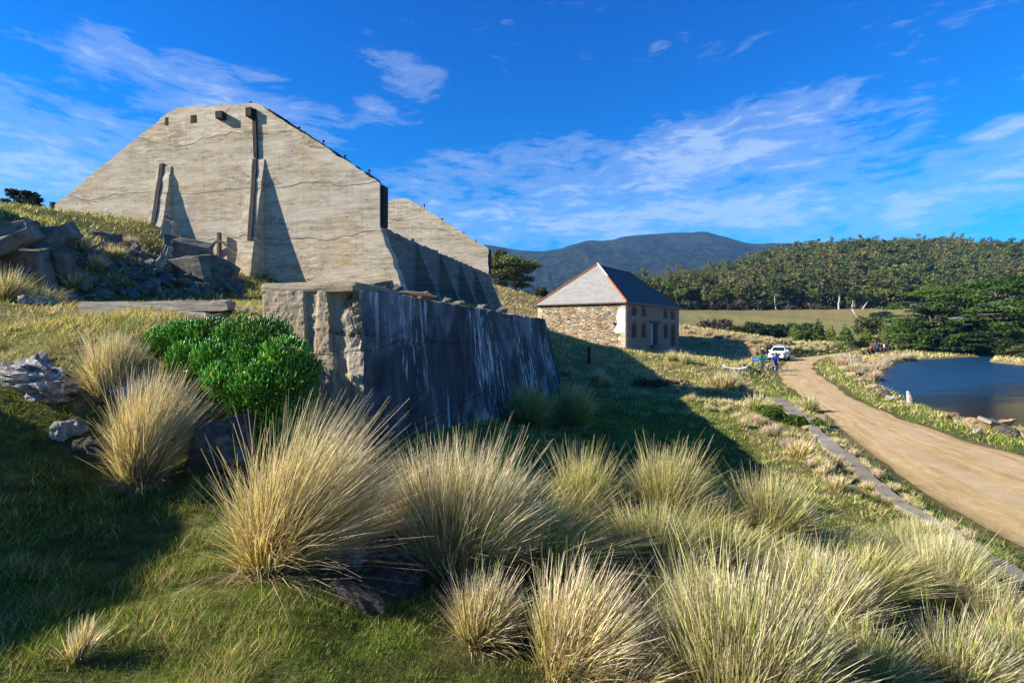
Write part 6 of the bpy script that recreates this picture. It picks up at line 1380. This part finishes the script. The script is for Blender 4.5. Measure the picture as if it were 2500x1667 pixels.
def person(name, loc, rz, label, jacket, trousers, pose, hair='hair', sc=1.0, group=None):
    """pose: joints; local -y is the way the person faces"""
    r = empty(name, loc, rz, label, 'person', group); r.scale = (sc,) * 3; P = pose; J = {k: Vector(v) for k, v in P.items()}
    mb = MB(); h = J['head']
    mb.ell(h, (.078, .098, .118)); mb.ell(h + Vector((0, -.025, -.07)), (.058, .066, .06)); mb.ell(h + Vector((0, -.10, -.02)), (.014, .024, .024), 8, 6)
    for s in (-1, 1): mb.ell(h + Vector((s * .08, .01, -.01)), (.012, .022, .032), 8, 6); mb.ell(h + Vector((s * .03, -.088, .012)), (.018, .012, .01), 8, 6)
    mb.tube([h + Vector((0, -.092, -.062)), h + Vector((.022, -.086, -.062))], [.008, .006], 6); mb.tube([h + Vector((0, -.092, -.062)), h + Vector((-.022, -.086, -.062))], [.008, .006], 6)
    mb.tube([J['neck'] - Vector((0, 0, .06)), h + Vector((0, .01, -.06))], [.062, .055], 10)
    def torso(mb, e):
        c, p = J['chest'], J['hip']
        for q in np.linspace(0, 1, 7):
            m_ = p.lerp(c, q); w = np.interp(q, [0, .35, .75, 1], [.165, .150, .185, .16]) + e; mb.ell(m_, (w, .105 + e + .02 * q, .10))
        mb.tube([J['shl'], J['shr']], .072 + e, 10); mb.tube([c, J['neck']], [.11 + e, .065 + e], 10)
    torso(mb, 0)
    for s in 'lr':
        mb.tube([J['sh' + s], J['el' + s], J['ha' + s]], [.055, .043, .028], 10); hand(mb, J['ha' + s], J['ha' + s] - J['el' + s], 1 if s == 'l' else -1)
        mb.tube([J['hp' + s], J['kn' + s], J['an' + s]], [.085, .058, .042], 10); mb.ell(J['an' + s] + Vector((0, -.06, -.045)), (.045, .12, .042))
    b = mb.build('body', SK, r); remesh(b, .011)
    mb = MB(); torso(mb, .018)
    for s in 'lr': d = J['ha' + s] - J['el' + s]; mb.tube([J['sh' + s], J['el' + s], J['el' + s] + d * .9], [.078, .062, .046], 10); mb.ell(J['sh' + s], (.082,) * 3, 10, 8)
    mb.tube([J['neck'] - Vector((0, 0, .05)), J['neck'] + Vector((0, .01, .03))], [.085, .075], 10); j = mb.build('jacket', CL[jacket], r); remesh(j, .016)
    mb = MB(); mb.ell(J['hip'], (.185, .13, .13)); mb.ell(J['hip'] + Vector((0, .03, -.06)), (.175, .13, .11))
    for s in 'lr': mb.tube([J['hp' + s] + Vector((0, 0, .04)), J['kn' + s], J['an' + s] + Vector((0, 0, .02))], [.108, .078, .068], 10)
    tr = mb.build('trousers', CL[trousers], r); remesh(tr, .016)
    mb = MB()
    for s in 'lr': mb.ell(J['an' + s] + Vector((0, -.06, -.05)), (.053, .138, .05)); mb.tube([J['an' + s] + Vector((0, 0, -.06)), J['an' + s] + Vector((0, 0, .04))], .052, 10)
    sh = mb.build('shoes', CL['black'], r); remesh(sh, .012)
    mb = MB(); mb.ell(h + Vector((0, .018, .028)), (.088, .10, .105)); ha = mb.build('hair', CL[hair], r, True)
    return r
def pose(lean=0.12, arms='down', stride=.0):
    p = dict(hip=(0, 0, .95), hpl=(.09, 0, .90), hpr=(-.09, 0, .90), knl=(.10, -.04 - stride * .5, .50), knr=(-.10, -.02 + stride * .3, .50), anl=(.11, -stride, .09), anr=(-.11, stride + .03, .09), chest=(0, -lean, 1.33), neck=(0, -lean * 1.35, 1.47), head=(0, -lean * 1.9 - .02, 1.62), shl=(.185, -lean * 1.1, 1.40), shr=(-.185, -lean * 1.1, 1.40))
    if arms == 'down': p |= dict(ell=(.26, -lean + .02, 1.12), elr=(-.26, -lean + .02, 1.12), hal=(.26, -lean - .12, .88), har=(-.26, -lean - .12, .88))
    else: p |= dict(ell=(.25, -lean - .16, 1.16), elr=(-.25, -lean - .16, 1.16), hal=(.20, -lean - .42, 1.04), har=(-.20, -lean - .42, 1.04))
    return p
x, y = tground(1860, 909.5, 20, 80); zp = zat(x, y); p1 = (x, y)
person('person', (x, y, zp), R(75), 'person in a blue jacket and grey trousers bending over the bicycles with a green backpack', 'blue', 'grey', pose(.20, 'fwd', .12))
bp = MB(); bp.rbox((0, 0, 0), (.34, .22, .46), .07); bp.rbox((0, .12, -.06), (.24, .08, .24), .03); bp.tube([(.10, -.10, .2), (.11, -.28, .10), (.10, -.12, -.16)], .018, 6); bp.tube([(-.10, -.10, .2), (-.11, -.28, .10), (-.10, -.12, -.16)], .018, 6)
o = bp.build('backpack', CL['green'], None, True); c75, s75 = math.cos(R(75)), math.sin(R(75)); lx, ly, lz = 0, .10, 1.27; o.location = (x + lx * c75 - ly * s75, y + lx * s75 + ly * c75, zp + lz); o.rotation_euler = Euler((R(12), 0, R(75))); tag(o, 'green backpack on the back of the person in the blue jacket', 'backpack')
x, y = tground(1896, 909, 20, 80); person('person', (x, y + .3, zat(x, y + .3)), R(-20), 'person in a royal blue top and dark trousers standing behind the bicycles', 'royal', 'navy', pose(.10, 'fwd', .05))
x, y = tground(1905, 906, 20, 80); person('person', (x, y + .6, zat(x, y + .6)), R(-60), 'person in black beside the lone bicycle wheel near the pickup', 'navy', 'black', pose(.08, 'down', .05))
def bicycle(loc, rz, label, colr, lean=0.0):
    r = empty('bicycle', loc, rz, label, 'bicycle', 'bicycles parked with the cyclists'); r.rotation_euler = (0, lean, rz)     # runs along local y
    fm = plain('bicycle_paint', colr, .35, .5)
    for yw in (-.53, .53):
        w = MB().ring((0, yw, .34), .315, .024, 32, 6, 'x').build('wheel', M['tyre'], r, True); MB().ring((0, yw, .34), .285, .010, 32, 5, 'x').build('rim', M['alloy'], w)
        mb = MB()
        for k in range(12): a = k * math.pi / 6; mb.tube([(0, yw, .34), (0, yw + .285 * math.cos(a), .34 + .285 * math.sin(a))], .0022, 4)
        mb.disc((0, yw, .34), .025, .08, 10, 'x'); mb.build('spokes', M['alloy'], w)
    B, S_, H, Rr, Fr = (0, .10, .30), (0, .24, .80), (0, -.36, .84), (0, .53, .34), (0, -.53, .34)
    mb = MB(); mb.tube([B, S_], .018, 8); mb.tube([(0, .22, .76), H], .018, 8); mb.tube([B, (0, -.38, .74)], .021, 8); mb.tube([(0, -.38, .72), (0, -.345, .90)], .022, 8)
    for s in (-.05, .05): mb.tube([(s * .4, .10, .30), (s, .53, .34)], .010, 6); mb.tube([(s * .4, .23, .76), (s, .53, .34)], .010, 6); mb.tube([(s, -.39, .70), (s, -.53, .34)], .014, 6)
    mb.build('frame', fm, r, True)
    mb = MB(); mb.tube([(-.30, -.30, .98), (-.1, -.36, .96), (.1, -.36, .96), (.30, -.30, .98)], .014, 8); mb.tube([(0, -.345, .88), (0, -.36, .96)], .016, 8); mb.build('handlebar', M['black'], r, True)
    mb = MB(); mb.ell((0, .30, .92), (.065, .13, .03)); mb.ell((0, .18, .925), (.03, .10, .025)); mb.tube([(0, .24, .79), (0, .26, .91)], .013, 8); mb.build('saddle', M['black'], r, True)
    mb = MB(); mb.disc((.05, .10, .30), .09, .012, 18, 'x'); mb.tube([(.06, .10, .30), (.07, .02, .17)], .010, 6); mb.tube([(-.06, .10, .30), (-.07, .18, .43)], .010, 6); mb.box((.11, .02, .165), (.09, .06, .02)); mb.box((-.11, .18, .435), (.09, .06, .02)); mb.build('crank', M['black'], r)
    return r
for (px, py, dy, rz, lab, c, ln) in [(1878, 909, 0, R(62), 'white framed bicycle in front between the two cyclists', (.7, .7, .7), .1), (1888, 909, .5, R(75), 'red framed bicycle behind the white one', (.45, .06, .03), -.08), (1884, 908, 1.0, R(50), 'dark bicycle farthest behind the white and red ones', (.03, .03, .04), .1), (1905, 906.5, .2, R(92), 'black bicycle whose free wheel stands out at the road edge', (.03, .03, .03), .05)]:
    x, y = tground(px, py, 20, 80); y += dy; bicycle((x, y, zat(x, y)), rz, lab, c, ln)
for k, (px, jk, tr_, lab) in enumerate([(2130, 'red', 'navy', 'person in a red top leftmost in the far walking group by the grove'), (2136, 'blue', 'navy', 'person in a blue jacket in the far walking group beside the red top'), (2144, 'grey', 'black', 'person in a grey jacket in the middle of the far walking group'), (2152, 'black', 'navy', 'person in black in the far walking group right of the grey jacket'), (2158, 'white', 'grey', 'person in a white top in the far walking group'), (2164, 'navy', 'black', 'person in dark blue rightmost in the far walking group')]):
    Yd = 79 + (k % 3) * .9; x = (px - CX) / FPX * Yd; person('person', (x, Yd, zat(x, Yd)), R(30 * k - 60), lab, jk, tr_, pose(.03, 'down', .08))

# ---------------------------------------------------------------- air: one closed haze box below sky and round everything
m, t = mat('haze'); v = t('VolumePrincipled'); v.inputs['Color'].default_value = (0.16, 0.46, 1.0, 1); v.inputs['Density'].default_value = 0.00013; v.inputs['Anisotropy'].default_value = 0.0; t.out(None, v)
hz = MB(); hz.box((0, 700, 225), (9000, 6400, 480)); o = hz.build('haze', m); tag(o, 'thin blue air haze over the valley', 'haze', None, 'stuff')
